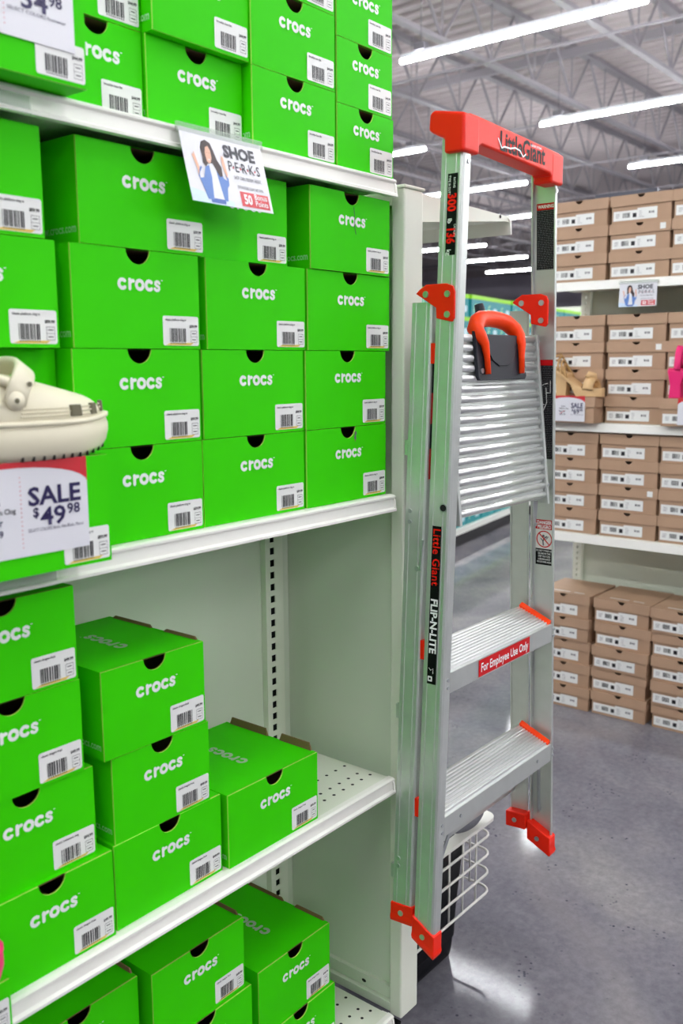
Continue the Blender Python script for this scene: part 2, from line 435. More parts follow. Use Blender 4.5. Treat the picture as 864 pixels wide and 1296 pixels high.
# ------------------------------------------------------------------ green shoeboxes
def carton_mesh(w, h, d):
    t = .002; m = MB()
    y0 = .0025
    # outer shell without front
    m.add([(0,y0,0),(w,y0,0),(w,d,0),(0,d,0),(0,y0,h),(w,y0,h),(w,d,h),(0,d,h)], [(0,3,2,1),(4,5,6,7),(1,2,6,5),(2,3,7,6),(3,0,4,7)], 0)
    m.add([(t,y0,t),(w-t,y0,t),(w-t,d-t,t),(t,d-t,t),(t,y0,h-t),(w-t,y0,h-t),(w-t,d-t,h-t),(t,d-t,h-t)], [(0,1,2,3),(4,7,6,5),(1,5,6,2),(2,6,7,3),(3,7,4,0)], 1)
    return m.mesh('carton', ['green_card', 'kraft'])
def front_mesh(w, h, nx=None):
    c = w/2 if nx is None else nx
    r = .0205; dep = .0195
    top = [(w, h-.0005)] + [(c+r*math.cos(math.radians(a)), h-.0005-dep*math.sin(math.radians(a))) for a in range(0, 181, 15)] + [(0, h-.0005)]
    poly = [(0, 0, 0), (w, 0, 0)] + [(x, 0, z) for x, z in top]
    return MB().prism(poly, (0,0,0), (0,.0025,0), 0, 1).mesh('front_panel', ['green_card', 'card_edge'])
def barcode_mesh(w, h, seed, z=0.0):
    rnd = random.Random(seed); f = Flat(); x = 0
    while x < w:
        b = rnd.choice((.0008, .0012, .0018, .0024)); f.rect(x, min(x+b, w), 0, h); x += b + rnd.choice((.0007, .001, .0016))
    return f
LW, LH = .066, .041
def label_parts(parent, w, h, kind, lx=None):
    x0 = w-LW-.003 if lx is None else lx; z0 = .0045; y = -.0006
    def base():
        f = Flat(); f.rrect(0, LW, 0, LH, .003, 0)
        if kind[2]: f.poly([(.004,.0006),(.050,.0006),(.056,.004),(.012,.0035)], 1, .0002)
        return f.mesh('label', ['label_white', 'highlight_yellow'], FRONT)
    l = link('label', cached(('lab', kind), base), parent, (x0, y, z0))
    def bc():
        f = barcode_mesh(.030, .019, hash(kind) % 99)
        for i, v in enumerate(f.mb.v): f.mb.v[i] = (v[0]+.012, v[1]+.005, .0003)
        f.rect(.0505, .0625, .0045, .0050, 0, .0003); f.rect(.0505, .0625, .0205, .0210, 0, .0003)
        f.rect(.0505, .0509, .0045, .021, 0, .0003); f.rect(.0621, .0625, .0045, .021, 0, .0003)
        f.rect(.0505, .0625, .0125, .0129, 0, .0003)
        for q in (.008, .0165): f.rect(.053, .060, q, q+.0012, 0, .0003)
        for q in range(9): f.rect(.013+q*.0033, .0148+q*.0033, .0025, .0040, 0, .0003)
        return f.mesh('barcode', ['ink'], FRONT)
    link('barcode', cached(('bc', kind), bc), l)
    link('print', text(kind[0], .0042, 'ink', FRONT, (.004, -.0004, .0345), .0001), l)
    link('price', text(kind[1], .0052, 'ink', FRONT, (.0485, -.0004, .0255), .00022), l)
KA = ('brooklyn luxe flat', '$44.99', 0); KB = ('classic platform clog w', '$59.99', 1); KC = ('classic dragon fruit', '$49.99', 1); KG = ('classic iridescent clog', '$54.99', 1)
def green_box(label, x0, x1, yf, z, h, kind, top=False, d=.228, yaw=0, flap=0, off=None, side=True, group='green shoeboxes'):
    w = round(x1-x0, 3); h = round(h, 4)
    t = thing('shoebox', label, 'shoebox', (x0, yf, z), math.radians(yaw), group)
    link('carton', cached(('cart', w, h, d), lambda: carton_mesh(w, h, d)), t)
    fp = link('front_panel', cached(('front', w, h, off), lambda: front_mesh(w, h, off)), t)
    c = w/2 if off is None else off
    link('logo', cached(('logo', w, h, off), lambda: logo_mesh(.0158, 'logo_white', FRONT, (c+.001, -.0006, h*.645))), fp)
    label_parts(fp, w, h, kind)
    if side:
        link('side_print', text('www.crocs.com', .016, 'side_print', LEFT, (-.0005, .006, .014), .0003, 'RIGHT', .85), t)
    if top:
        link('lid_print', cached(('lidlogo', w), lambda: logo_mesh(.020, 'logo_grey', TOP_BACK, (w*.5, .115, .0005))), t, (0, 0, h))
    if flap:
        for a, b in ((.012, .088), (.118, .216)):
            f = MB()
            f.add([(w-.0035,a,h),(w,a,h),(w,b,h),(w-.0035,b,h),(w-.0015,a+.006,h+flap),(w+.001,a+.006,h+flap),(w+.001,b-.004,h+flap),(w-.0015,b-.004,h+flap)],
                  [(0,3,2,1),(4,5,6,7),(0,1,5,4),(1,2,6,5),(2,3,7,6),(3,0,4,7)])
            obj('side_flap', f, 'flap_kraft', t)
    return t
G = {}
HB = .1318
zb = [ZB+.0005+HB*i for i in range(4)]
rowB = ['bottom row', 'second row up', 'third row up', 'top row']
# middle shelf: columns counted from the end panel
def bl(col, row): return 'green shoebox on the middle shelf, %s, %s' % (col, rowB[row])
c4 = 'column next to the end post'; c3 = 'second column from the end post'; c2_ = 'third column from the end post'; c1_ = 'fourth column from the end post'
for r, (a, b) in enumerate(((-.231, -.009), (-.231, -.010), (-.224, .001), (-.220, -.004))):
    gb = green_box(bl(c4, r), a, b, .016 if r != 3 else .012, zb[r], .1313, KB)
    if r == 3:
        f = Flat(); f.stroke([(.112,.108),(.114,.094),(.113,.080),(.117,.066)], .0016); f.stroke([(.113,.078),(.118,.064)], .0012)
        link('tear', f.mesh('tear', ['ink'], FRONT, (0, -.0012, 0)), gb)
    if r == 0:
        f = Flat(); f.poly([(.128,.121),(.132,.124),(.134,.118),(.131,.114),(.133,.109),(.129,.107),(.126,.111),(.128,.115)]); f.poly([(.128,.107),(.131,.109),(.130,.103)], 1)
        link('tear', f.mesh('tear', ['ink_soft', 'kraft'], FRONT, (0, -.0012, 0)), gb)
for r, (a, b) in enumerate(((-.462, -.236), (-.458, -.236), (-.446, -.229), (-.443, -.257))):
    green_box(bl(c3, r), a, b, .018 if r != 3 else .03, zb[r], .1313, KB)
for r, (a, b) in enumerate(((-.686, -.466), (-.682, -.466), (-.678, -.463), (-.662, -.450))):
    green_box(bl(c2_, r), a, b, .016, zb[r], .1313, KB)
for r, (a, b) in enumerate(((-.912, -.692), (-.920, -.701), (-.919, -.700), (-.930, -.713))):
    if r: green_box(bl(c1_, r), a+(.016 if r == 1 else 0), b+(.016 if r == 1 else 0), .016 if r > 1 else .050, zb[r], .1313, KB)
green_box('green shoebox under the cream clog, carrying the SALE $49.98 sign', -.912, -.693, -.061, ZB+.0005, .1335, KB, d=.25)
# top shelf
rowA = ['bottom row', 'second row up', 'third row up']
def al(col, row): return 'green shoebox on the top shelf, %s, %s' % (col, rowA[row])
for r in range(3): green_box(al('column at the end of the shelf', r), -.145, .012 if r == 0 else .008, .016, ZA+.0005+.1032*r, .1027, KA)
for r in range(3): green_box(al('second column from the shelf end', r), -.344, -.151, .016, ZA+.0005+.1165*r, .116, KA)
for r in range(2): green_box(al('third column from the shelf end', r), -.527, -.3465, .036-.016*r, ZA+.0005+.119*r, .1185, KA)
for r in range(2): green_box(al('fourth column from the shelf end', r), -.674, -.530, .042, ZA+.0005+.119*r, .1185, KA, off=.070)
green_box('green shoebox jutting out over the top shelf edge behind the $34.98 sign', -.900, -.680, -.038, ZA+.0005, .1315, KA, d=.24)
# lower shelf
HC = .1295
def cl(s): return 'green shoebox on the lower shelf, ' + s
zc = [ZC+.0005+HC*i for i in range(4)]
for r, (a, b, k, s, y) in enumerate(((-.855, -.661, KC, 'bottom of the four-high stack at the left', .012), (-.885, -.679, KG, 'second from the bottom of the four-high stack', .022),
                                  (-.900, -.694, KC, 'third from the bottom of the four-high stack', .018), (-.905, -.697, KC, 'topmost of the four-high stack at the left', .018))):
    green_box(cl(s), a, b, y, zc[r], .129, k, yaw=(0, 0, .6, .3)[r])
for r, (a, b, s, y) in enumerate(((-.655, -.447, 'bottom of the three-high stack in the middle', .016), (-.650, -.468, 'middle box of the three-high stack', .018), (-.662, -.474, 'topmost of the three-high stack', .017))):
    green_box(cl(s), a, b, y, zc[r], .129 if r else .130, KC, top=(r == 2), flap=(.004 if r == 2 else 0), yaw=(.5, 0, 0)[r])
green_box(cl('alone at the right with a raised brown flap'), -.438, -.220, .010, ZC+.0005, .125, KC, top=True, flap=.013)
# bottom deck
for r, y in ((0, .046), (1, .050)):
    green_box('green shoebox on the bottom deck, stack nearest the end panel, ' + ('lower' if r == 0 else 'upper with a printed lid'), -.338+.008*(1-r), -.143+.010*(1-r), y, ZD+.0005+.1295*r, .129, KC, top=(r == 1), flap=(.005 if r == 1 else 0))
for r, y in ((0, .05), (1, .040), (2, .046)):
    green_box('green shoebox on the bottom deck, middle stack, ' + ('bottom', 'second up', 'top')[r], -.574, -.376+(.010 if r == 1 else 0), y, ZD+.0005+.1295*r, .129, KC, top=(r == 2), flap=(.005 if r == 2 else 0))
for r in range(3):
    green_box('green shoebox on the bottom deck, leftmost stack, ' + ('bottom', 'second up', 'top')[r], -.800, -.588, .064, ZD+.0005+.1295*r, .129, KC, top=False, flap=(.005 if r == 2 else 0))

# ------------------------------------------------------------------ signs
def woman(f, x, y, s, z, o=0):
    """flat printed figure: curly dark hair, open denim jacket, white top; material slots from o"""
    HAIR, SKIN, DEN, DEN2, WH = o, o+1, o+2, o+3, o+4
    P = lambda pts: [(x+a*s*.66, y+b*s) for a, b in pts]
    f.poly(P([(.26,.0),(.76,.0),(.80,.12),(.24,.12)]), DEN2, z)
    f.poly(P([(.30,.08),(.74,.08),(.72,.62),(.62,.70),(.45,.70),(.32,.62)]), WH, z+.0001)
    f.poly(P([(.16,.05),(.36,.05),(.44,.45),(.42,.66),(.28,.62),(.16,.42),(.02,.40),(.04,.56),(.16,.60),(.10,.62),(-.02,.44),(.04,.32)]), DEN, z+.0002)
    f.poly(P([(.86,.06),(.74,.06),(.66,.45),(.64,.66),(.78,.60),(.88,.46),(.98,.44),(.94,.60),(1.04,.48),(1.02,.36),(.94,.30)]), DEN, z+.0002)
    f.poly(P([(-.02,.44),(-.02,.56),(-.10,.74),(-.13,.80),(-.07,.80),(-.04,.86),(.0,.76),(.06,.58)]), SKIN, z+.0003)
    f.poly(P([(1.0,.48),(.94,.58),(.90,.76),(.92,.88),(.96,.84),(1.0,.90),(1.0,.78),(1.04,.56)]), SKIN, z+.0003)
    f.poly(P([(.24,.78),(.22,.94),(.30,1.06),(.44,1.10),(.60,1.06),(.68,.92),(.74,.78),(.86,.66),(.84,.50),(.74,.48),(.66,.56),(.56,.70),(.42,.70),(.30,.62),(.22,.68)]), HAIR, z+.0004)
    f.poly(P([(.37,.72),(.35,.86),(.40,.97),(.50,1.0),(.56,.92),(.56,.80),(.50,.71),(.44,.68)]), SKIN, z+.0005)
    f.poly(P([(.42,.765),(.50,.765),(.48,.745),(.44,.745)]), WH, z+.0006)
    f.poly(P([(.40,.87),(.43,.87),(.43,.88),(.40,.88)]), HAIR, z+.0006); f.poly(P([(.49,.87),(.52,.87),(.52,.88),(.49,.88)]), HAIR, z+.0006)
WM = ['hair_print', 'skin_print', 'denim_print', 'denim_dark_print', 'white_print']
def perks_sign(label, loc, rz, w, h, tilt, holder=True, small=False):
    t = thing('promo_sign', label, 'sign', loc, rz)
    card = obj('card', MB().box(0, w, 0, .0008, -h, 0), 'paper', t, rot=(tilt, 0, 0))
    f = Flat(); woman(f, w*.135, -h*.985, h*.79, .0003)
    f.poly([(0,-h),(w*.5,-h),(w*.5,-h*.93),(0,-h*.82)], 5, .0002)
    link('portrait_print', f.mesh('portrait_print', WM+['pale_blue_print'], FRONT), card)
    z = -.0006
    pr = [('SHOE', .235, 'sign_dark', .49, -.29, .0010, .40), ('P·E·R·K·S', .20, 'sign_dark', .515, -.48, .0001, .40), ('SHOP. EARN. REDEEM. REPEAT.', .072, 'sign_dark', .565, -.59, .0, .35), ('JOIN IN STORE TODAY AND EARN', .062, 'sign_dark', .585, -.715, .0, .33)]
    for s, sz, m, px, py, bo, ft in pr:
        link('lettering', text(s, sz*h, m, FRONT, (w*px, z, h*py), bo*h/.1, 'LEFT', fit=ft*w), card)
    f2 = Flat(); f2.rect(w*.60, w*.965, -h*.965, -h*.755, 0, .0004)
    rb = link('red_box', f2.mesh('red_box', ['sign_red'], FRONT), card)
    link('lettering', text('50', .19*h, 'text_white', FRONT, (w*.635, -.0009, -h*.925), .0006*h/.1, 'LEFT', .85), rb)
    link('lettering', text('Bonus', .115*h, 'text_white', FRONT, (w*.775, -.0009, -h*.84), .0001*h/.1, 'LEFT', .9), rb)
    link('lettering', text('Points', .115*h, 'text_white', FRONT, (w*.775, -.0009, -h*.935), .0001*h/.1, 'LEFT', .9), rb)
    for i in range(4):
        f3 = Flat(); f3.ell(w*(.578+.092*i), -h*.432, w*.009, w*.009, 0, .0009)
        link('red_dot', f3.mesh('red_dot', ['sign_red'], FRONT), card)
    if holder:
        obj('holder_strip', MB().box(-.002, w+.004, -.002, .003, -.006, .006), 'clear_strip', t)
    return t
perks_sign('glossy SHOE PERKS promo card clipped to the top shelf edge among green boxes', (-.513, -.0065, 1.772), 0, .158, .103, -.26)

def sale_sign(label, loc, rz, w, h, big, cents, x_sale, left_lines=True, tilt=0.0, sel='SELECT COLORS Bone, Hot Blush, Mauve'):
    t = thing('sale_sign', label, 'sign', loc, rz)
    card = obj('card', MB().box(0, w, 0, .0008, 0, h), 'paper', t, rot=(tilt, 0, 0))
    f = Flat()
    top = [(0, h), (0, h*.86)] + [(w*(.5+.5*math.cos(math.radians(a))), h*(.72+.22*math.sin(math.radians(a)))) for a in range(180, -1, -12)] + [(w, h)]
    top[1] = (0, h*.72)
    f.poly(top, 0, .0004)
    link('red_banner', f.mesh('red_banner', ['sign_red'], FRONT), card)
    x = w*x_sale
    link('lettering', text('SALE', h*.27, 'sign_navy', FRONT, (x, -.0006, h*.53), h*.0075, 'CENTER', fit=.34*w), card)
    link('lettering', text('$', h*.14, 'sign_navy', FRONT, (x-w*.125, -.0006, h*.405), h*.003, 'CENTER'), card)
    link('lettering', text(big, h*.27, 'sign_navy', FRONT, (x-w*.015, -.0006, h*.305), h*.006, 'CENTER', fit=.165*w), card)
    link('lettering', text(cents, h*.155, 'sign_navy', FRONT, (x+w*.075, -.0006, h*.395), h*.003, 'LEFT', fit=.085*w), card)
    link('lettering', text(sel, h*.05, 'sign_navy', FRONT, (x, -.0006, h*.25), 0, 'CENTER', fit=.36*w), card)
    if left_lines:
        for s, sz, px, py in (('crocs', .085, .44, .565), ('Platform Clog', .075, .53, .475), ('Regular', .10, .45, .36), ('$59.99', .10, .45, .24)):
            link('lettering', text(s, h*sz, 'ink_soft' if sz < .08 else 'sign_navy', FRONT, (w*px, -.0006, h*py), h*.002, 'RIGHT', .9), card)
        f = Flat(); f.stroke([(w*.30, h*.30), (w*.42, h*.41)], h*.02, 0, .0007); link('red_slash', f.mesh('red_slash', ['sign_red'], FRONT), card)
    f = Flat()
    for i in range(17): f.ell(w*.565, h*(.10+.046*i), w*.0035, w*.0035, 0, .0006, 6)
    link('dotted_line', f.mesh('dotted_line', ['sign_red'], FRONT), card)
    return t
sale_sign('white and red SALE $49.98 card on the green box below the cream clog', (-.935, -.063, 1.236), 0, .209, .110, '49', '98', .78)
sale_sign('white card showing $34.98 on the green box jutting from the top shelf', (-.905, -.040, 1.8125), 0, .2085, .110, '34', '98', .765, True, 0, 'SELECT COLORS footwear')

# ------------------------------------------------------------------ clogs
def clog(label, name, loc, rz, m, platform=.041, scale=1.0):
    t = thing(name, label, 'clog', loc, rz); t.scale = (scale,)*3
    L = .255
    def half(u):       # plan half width along the shoe, u 0 heel .. 1 toe
        return .036+.016*math.sin(math.pi*min(1, max(0, (u-.05)/.95))**1.2*1.0) + .006*math.sin(math.pi*u)
    def outline(infl, n=40):
        pts = []
        for k in range(n):
            a = 2*math.pi*k/n
            cx = math.cos(a); sy = math.sin(a)
            u = .5+.5*math.copysign(abs(cx)**.75, cx)
            pts.append((u*L+(infl*cx), (half(u)+infl)*math.copysign(abs(sy)**.72, sy)*(1 if True else 0)))
        return pts
    # sole
    prof = [(-.012, .003), (-.006, .0), (-.001, .008), (.002, .020), (.002, .030), (.0005, platform-.006), (-.001, platform)]
    def rise(x): u = x/L; return .010*max(0, (u-.72)/.28)**2 + .003*max(0, (.12-u)/.12)
    rings = []
    for infl, z in prof:
        rings.append([(x, y, z+rise(x)*(1-z/platform*.4)) for x, y in outline(infl)])
    obj('sole', MB().loft(rings), m, t, True)
    f = MB()
    for k in range(11):
        x = L*(.42+.052*k); 
        if x > L*.985: break
        hw = (half(x/L))*math.sqrt(max(.05, 1-(abs(2*x/L-1))**3.2))
        f.box(x-.0007, x+.0007, -hw+.0015, -hw+.008, rise(x)-.0003, .0048+rise(x))
    obj('groove_ticks', f, 'tread_shade', t)  # solid dark blocks that paint in the shade of tread notches
    # rim band between sole and upper
    rings = [[(x, y, platform-.003+rise(x)*.6+dz) for x, y in outline(i)] for i, dz in ((-.003, 0), (.0025, .002), (.0025, .006), (-.003, .008))]
    obj('rim', MB().loft(rings), m, t, True)
    # upper: sections across the shoe from instep to toe
    def top(u):        # height of the vamp
        q = max(0, (u-.42)/.58); return platform + .022 + .038*(1-q**1.05)
    secs = []
    for i in range(15):
        u = .26+.73*i/14
        x = u*L; hw = max(.004, (half(u)-.001)*max(.1, 1-(max(0, 2*u-1))**3.4)**.5)
        zt = platform+.004 + (top(u)-platform-.004)*max(.12, (1-max(0, (u-.86)/.14)**2.2))
        zb_ = platform+.002+rise(x)*.6
        ring = []
        for k in range(13):
            a = math.pi*k/12
            c = math.cos(a); s_ = math.sin(a)
            yy = hw*math.copysign(abs(c)**.75, c)*(1-.18*s_)
            ring.append((x, yy, zb_+(zt-zb_)*abs(s_)**.62))
        secs.append(ring)
    mb = MB(); n = 13
    vs = [q for R in secs for q in R]
    fs = []
    for i in range(len(secs)-1): fs += [(i*n+k, i*n+k+1, (i+1)*n+k+1, (i+1)*n+k) for k in range(n-1)]
    fs.append(tuple(range((len(secs)-1)*n, len(secs)*n)))
    mb.add(vs, fs)
    o = obj('upper', mb, m, t, True)
    so = o.modifiers.new('thick', 'SOLIDIFY'); so.thickness = .005; so.offset = -1
    sb2 = o.modifiers.new('s', 'SUBSURF'); sb2.levels = 1; sb2.render_levels = 1
    # low heel rim
    pts = [(L*.42-.40*L*math.sin(a), -(.043)*math.cos(a), platform+.022) for a in [math.pi*k/12 for k in range(13)]]
    obj('heel_rim', MB().tube(pts, .007, 8), m, t, True)
    # backstrap, thrown forward over the instep
    sp = []
    for k in range(17):
        a = math.pi*k/16
        sp.append((L*.40+.034*math.sin(a), -.0515*math.cos(a), platform+.026+.042*math.sin(a)**.55))
    st = MB(); rings = []
    for i, p in enumerate(sp):
        p = Vector(p); q = Vector(sp[min(i+1, 16)])-Vector(sp[max(i-1, 0)]); q.normalize()
        wdir = Vector((.80, 0, -.60)); wdir = (wdir - q*wdir.dot(q)).normalized(); nd = q.cross(wdir)
        rings.append([p+wdir*a*.0135+nd*b*.0035 for a, b in ((-1,-.6),(-.8,-1),(.8,-1),(1,-.6),(1,.6),(.8,1),(-.8,1),(-1,.6))])
    st.loft(rings)
    obj('strap', st, m, t, True)
    # rolled collar around the opening
    pts = [(L*.40-.05*math.sin(a)+.012, -.046*math.cos(a), platform+.038+.020*math.sin(a)**.5*(1 if a < 9 else 0)) for a in [math.pi*k/12 for k in range(13)]]
    obj('collar', MB().tube(pts, .006, 8), m, t, True)
    for s_ in (-1, 1):
        obj('rivet', MB().cyl((L*.40, s_*.050, platform+.028), (0, s_, 0), .0105, .0055, 18), m, t, True)
        for dx, dz_ in ((0, .0), (.018, .018)):
            obj('strap_hole', MB().cyl((L*.40+dx, s_*(.0556-dz_*.10), platform+.028+dz_), (0, s_, 0), .0030, .0008, 10), 'clog_vent', t)  # small disc whose colour stands for the shaded hole
    # side vents and top vents, solid pieces coloured for their shaded inside
    for s_ in (-1, 1):
        for u in (.675, .820, .915):
            x = u*L; hw = (half(u)-.001)*max(.1, 1-(max(0, 2*u-1))**3.4)**.5
            u2 = u+.045; hw2 = (half(u2)-.001)*max(.1, 1-(max(0, 2*u2-1))**3.4)**.5
            e = .0016
            zl = platform+.0075+rise(x)*.6; zu = zl+.0135
            mbv = MB()
            d = Vector((u2*L-x, (hw2-hw), 0)).normalized()
            nrm = Vector((-d.y, d.x, 0))
            A = Vector((x, hw*.992, zl)); Bv = A+d*{.675: .019, .820: .014, .915: .008}[u]
            P4 = [A+d*.001, Bv, Bv+Vector((0,-.0012,zu-zl))-d*.0015, A+Vector((0,-.0012,zu-zl))+d*.0025]
            P4 = [Vector((p.x, s_*(p.y), p.z)) for p in P4]; nn = Vector((nrm.x, s_*nrm.y, 0))
            mbv.prism(P4, nn*-.004, nn*e)
            obj('vent', mbv, 'clog_vent', t, bevel=.001)
    for u, yy in ((.70, -.022), (.78, -.012), (.85, -.018), (.74, .010), (.82, .012)):
        x = u*L
        zt = platform+.004 + (top(u)-platform-.004)*max(.12, (1-max(0, (u-.86)/.14)**2.2))
        obj('top_vent', MB().tube([(x-.006, yy, zt-.0035-abs(yy)*.12), (x+.006, yy*1.1, zt-.0075-abs(yy)*.12)], [.0012, .0022], 6), 'clog_vent', t)
    # raised dot band along the sides
    db = MB()
    for s_ in (-1,):
        for r in range(3):
            for k in range(44):
                u = .42+.52*k/43
                if any(abs(u-c-.024) < .036 for c in (.675, .820, .915)): continue
                hw = (half(u)-.001)*max(.1, 1-(max(0, 2*u-1))**3.4)**.5
                x = u*L+.0015*(r % 2); z = platform+.0095+rise(x)*.6+r*.0042
                y = s_*(hw*(.997-.008*r)+.0004)
                e = .0017
                db.add([(x-e,y,z),(x,y,z-e),(x+e,y,z),(x,y,z+e),(x,y+s_*.0013,z)], [(0,1,4),(1,2,4),(2,3,4),(3,0,4)])
    obj('dot_band', db, m, t)['kind'] = 'stuff'
    return t
clog('cream platform clog standing on the green display box beside the SALE sign', 'platform_clog', (-.921, -.016, ZB+.1345), 0, 'clog_cream')
green_box('green display box edge at the lower left corner under the pink clog', -1.07, -.860, -.045, ZC+.0005, .068, KC, d=.12)
clog('hot pink clog toe at the left edge by the lower shelf', 'pink_clog', (-1.122, -.036, ZC+.0695), 0, 'clog_pink')

# ------------------------------------------------------------------ ladder
lad = thing('stepladder', 'aluminium folding stepladder with red handle bar and feet, hanging beside the shelves', 'ladder', (.195, -.10, .325))
def A_(n, mb, m, **k):
    p = k.pop('parent', None)
    if p: return obj(n, mb, m, p, **k)
    return obj(n, mb, m, lad, loc=(-.195, .10, -.325), **k)
Z0, Z1 = .328, 1.82
def xl(z): return -.050+(z-Z0)/(Z1-Z0)*.072
def xr(z): return .452-(z-Z0)/(Z1-Z0)*.074
def channel(zb_, zt, yf, yb, side, fl=.024, th=.0028, inset=0):
    m = MB()
    rings = []
    for z in (zb_, zt):
        xo = xl(z)+inset if side < 0 else xr(z)-inset
        s = 1 if side < 0 else -1
        r = .006
        pr = [(0, yb-.002), (0, yf+r), (r*.3, yf+r*.3), (r, yf), (fl, yf), (fl, yf+th), (th+.002, yf+th), (th, yf+th+.003), (th, yb-th), (fl, yb-th), (fl, yb), (.002, yb)]
        rings.append([(xo+s*a, b, z) for a, b in pr])
    m.loft(rings)
    # two extruded ridges along the outer web
    for yy in (yf+.014, yb-.010):
        rr = []
        for z in (zb_, zt):
            xo = xl(z)+inset if side < 0 else xr(z)-inset
            s = 1 if side < 0 else -1
            rr.append([(xo, yy-.0012, z), (xo-s*.0007, yy, z), (xo, yy+.0012, z)])
        m.loft(rr)
    return m
YF, YM = -.125, -.080
RF, RB = -.074, -.028
left = A_('front_rail', channel(.36, 1.835, YF, YM, -1), 'alu'); right = A_('front_rail', channel(.36, 1.835, YF, YM+.008, 1, .013), 'alu')
A_('rear_rail', channel(.41, 1.56, RF, RB, -1, .012), 'alu'); A_('rear_rail', channel(.41, 1.56, RF+.010, RB+.010, 1, .005), 'alu')
def foot(side, yf, yb, z0, z1, rise_):
    m = MB(); s = 1 if side < 0 else -1
    rings = []
    for zf, e in ((z0, .0025), (z0+.008, .0045), (z0+.016, .003), (z1, .003)):
        x = (xl(zf) if side < 0 else xr(zf)); f = min(1, (zf-z0)/.05)
        k = rise_*(1-0*f)
        q = [(x-s*e, yf-e, zf), (x+s*.026, yf-e, zf), (x+s*.026, yb+min(e, .002), zf+k), (x-s*e, yb+min(e, .002), zf+k)]
        rings.append(q)
    m.loft(rings)
    o = A_('foot', m, 'red_plastic', bevel=.002)
    zc_ = (z0+z1)/2+rise_*.5+.002
    x = (xl(zc_) if side < 0 else xr(zc_)-.027)
    obj('rivet', MB().cyl((x-.0028, (yf+yb)/2, zc_), (-1, 0, 0), .0055, .0022, 12), 'steel', o)
for sd_ in (-1, 1):
    foot(sd_, YF, YM+(.008 if sd_ > 0 else 0), .338, .384, .027); foot(sd_, RF+(.010 if sd_ > 0 else 0), RB+(.010 if sd_ > 0 else 0), .386, .424, -.004)
# steps with ribbed treads
def step(zf, nm):
    ya, yb, zr = YF+.0015, -.046, .030
    th = .0035
    x0, x1 = xl(zf)+.0245, xr(zf)-.0135
    m = MB()
    m.add([(x0,ya,zf),(x1,ya,zf),(x1,yb,zf+zr),(x0,yb,zf+zr),(x0,ya,zf-th),(x1,ya,zf-th),(x1,yb,zf+zr-th),(x0,yb,zf+zr-th)],
          [(0,1,2,3),(7,6,5,4),(4,5,1,0),(5,6,2,1),(6,7,3,2),(7,4,0,3)])
    m.box(x0, x1, ya-.001, ya+.003, zf-.038, zf-.0005)
    m.box(x0, x1, ya, ya+.012, zf-.040, zf-.037)
    m.box(x0, x1, yb-.003, yb, zf+zr-.030, zf+zr-.001)
    t = A_('step', m, 'alu')
    for k in range(11):
        f = (k+.5)/11; y = ya+.004+(yb-ya-.006)*f; z = zf+zr*(y-ya)/(yb-ya)
        obj('tread_rib', MB().add([(x0+.004,y-.0022,z-.001),(x1-.004,y-.0022,z-.001),(x1-.004,y-.0010,z+.0022),(x0+.004,y-.0010,z+.0022),(x1-.004,y+.0010,z+.0030),(x0+.004,y+.0010,z+.0030),(x1-.004,y+.0022,z),(x0+.004,y+.0022,z)],
             [(0,1,2,3),(3,2,4,5),(5,4,6,7),(0,3,5,7),(1,6,4,2)]), 'alu_bright', t)
    cap = MB()
    cap.add([(x1-.012,ya+.002,zf+.003),(x1+.001,ya+.002,zf+.008),(x1+.001,yb-.004,zf+zr+.009),(x1-.012,yb-.004,zf+zr+.004),(x1-.012,ya+.002,zf-.002),(x1+.001,ya+.002,zf-.002),(x1+.001,yb-.004,zf+zr-.002),(x1-.012,yb-.004,zf+zr-.002)],
            [(0,1,2,3),(7,6,5,4),(4,5,1,0),(5,6,2,1),(6,7,3,2),(7,4,0,3)])
    obj('step_end_cap', cap, 'orange_plastic', t, bevel=.0012)
    for xs in (x0-.010, xr(zf)-.0075):
        for dz in (-.012, -.027):
            obj('rivet', MB().cyl((xs+.001, YF+.0002, zf+dz), (0,-1,0), .0035, .0022, 10), 'steel', t)
    return t
s1 = step(.610, 'lower'); s2 = step(.890, 'upper')
for xs in (.045, .360): obj('rivet', MB().cyl((xs, YF+.0005, .592), (0,-1,0), .0038, .0022, 10), 'steel', s1)
# diagonal braces below the lower step
for x0, s in ((.030, -1), (.385, 1)):
    A_('brace', MB().prism([(x0, -.112, .575), (x0+.012, -.112, .575), (x0+.012+s*.052, -.09, .43), (x0+s*.052, -.09, .43)], (0,-.0012,0), (0,.0012,0)), 'steel')
    A_('brace_rivet', MB().cyl((x0+.006+s*.048, -.092, .44), (0,-1,0), .005, .003, 12), 'steel')
# platform folded up between the rails
pf = MB()
PZ0, PZ1 = 1.172, 1.505
def py(z): return -.124+(z-PZ0)/(PZ1-PZ0)*.036
px0, px1 = .028, .372
pf.add([(px0,py(PZ0)+.006,PZ0),(px1,py(PZ0)+.006,PZ0),(px1,py(PZ1)+.006,PZ1),(px0,py(PZ1)+.006,PZ1),(px0,py(PZ0)+.010,PZ0),(px1,py(PZ0)+.010,PZ0),(px1,py(PZ1)+.010,PZ1),(px0,py(PZ1)+.010,PZ1)],
       [(0,1,2,3),(7,6,5,4),(4,5,1,0),(5,6,2,1),(6,7,3,2),(7,4,0,3)])
plat = A_('platform', pf, 'alu')
NR = 18
for k in range(NR):
    z = PZ0+.008+(PZ1-PZ0-.014)*k/(NR-1); y = py(z)
    r = []
    for x in (px0+.006, px1-.006):
        r.append([(x, y+.006-.0075*math.sin(a)*1.0, z-.0068*math.cos(a)) for a in [math.pi*q/7 for q in range(8)]])
    obj('platform_rib', MB().loft(r), 'alu_bright', plat, True)
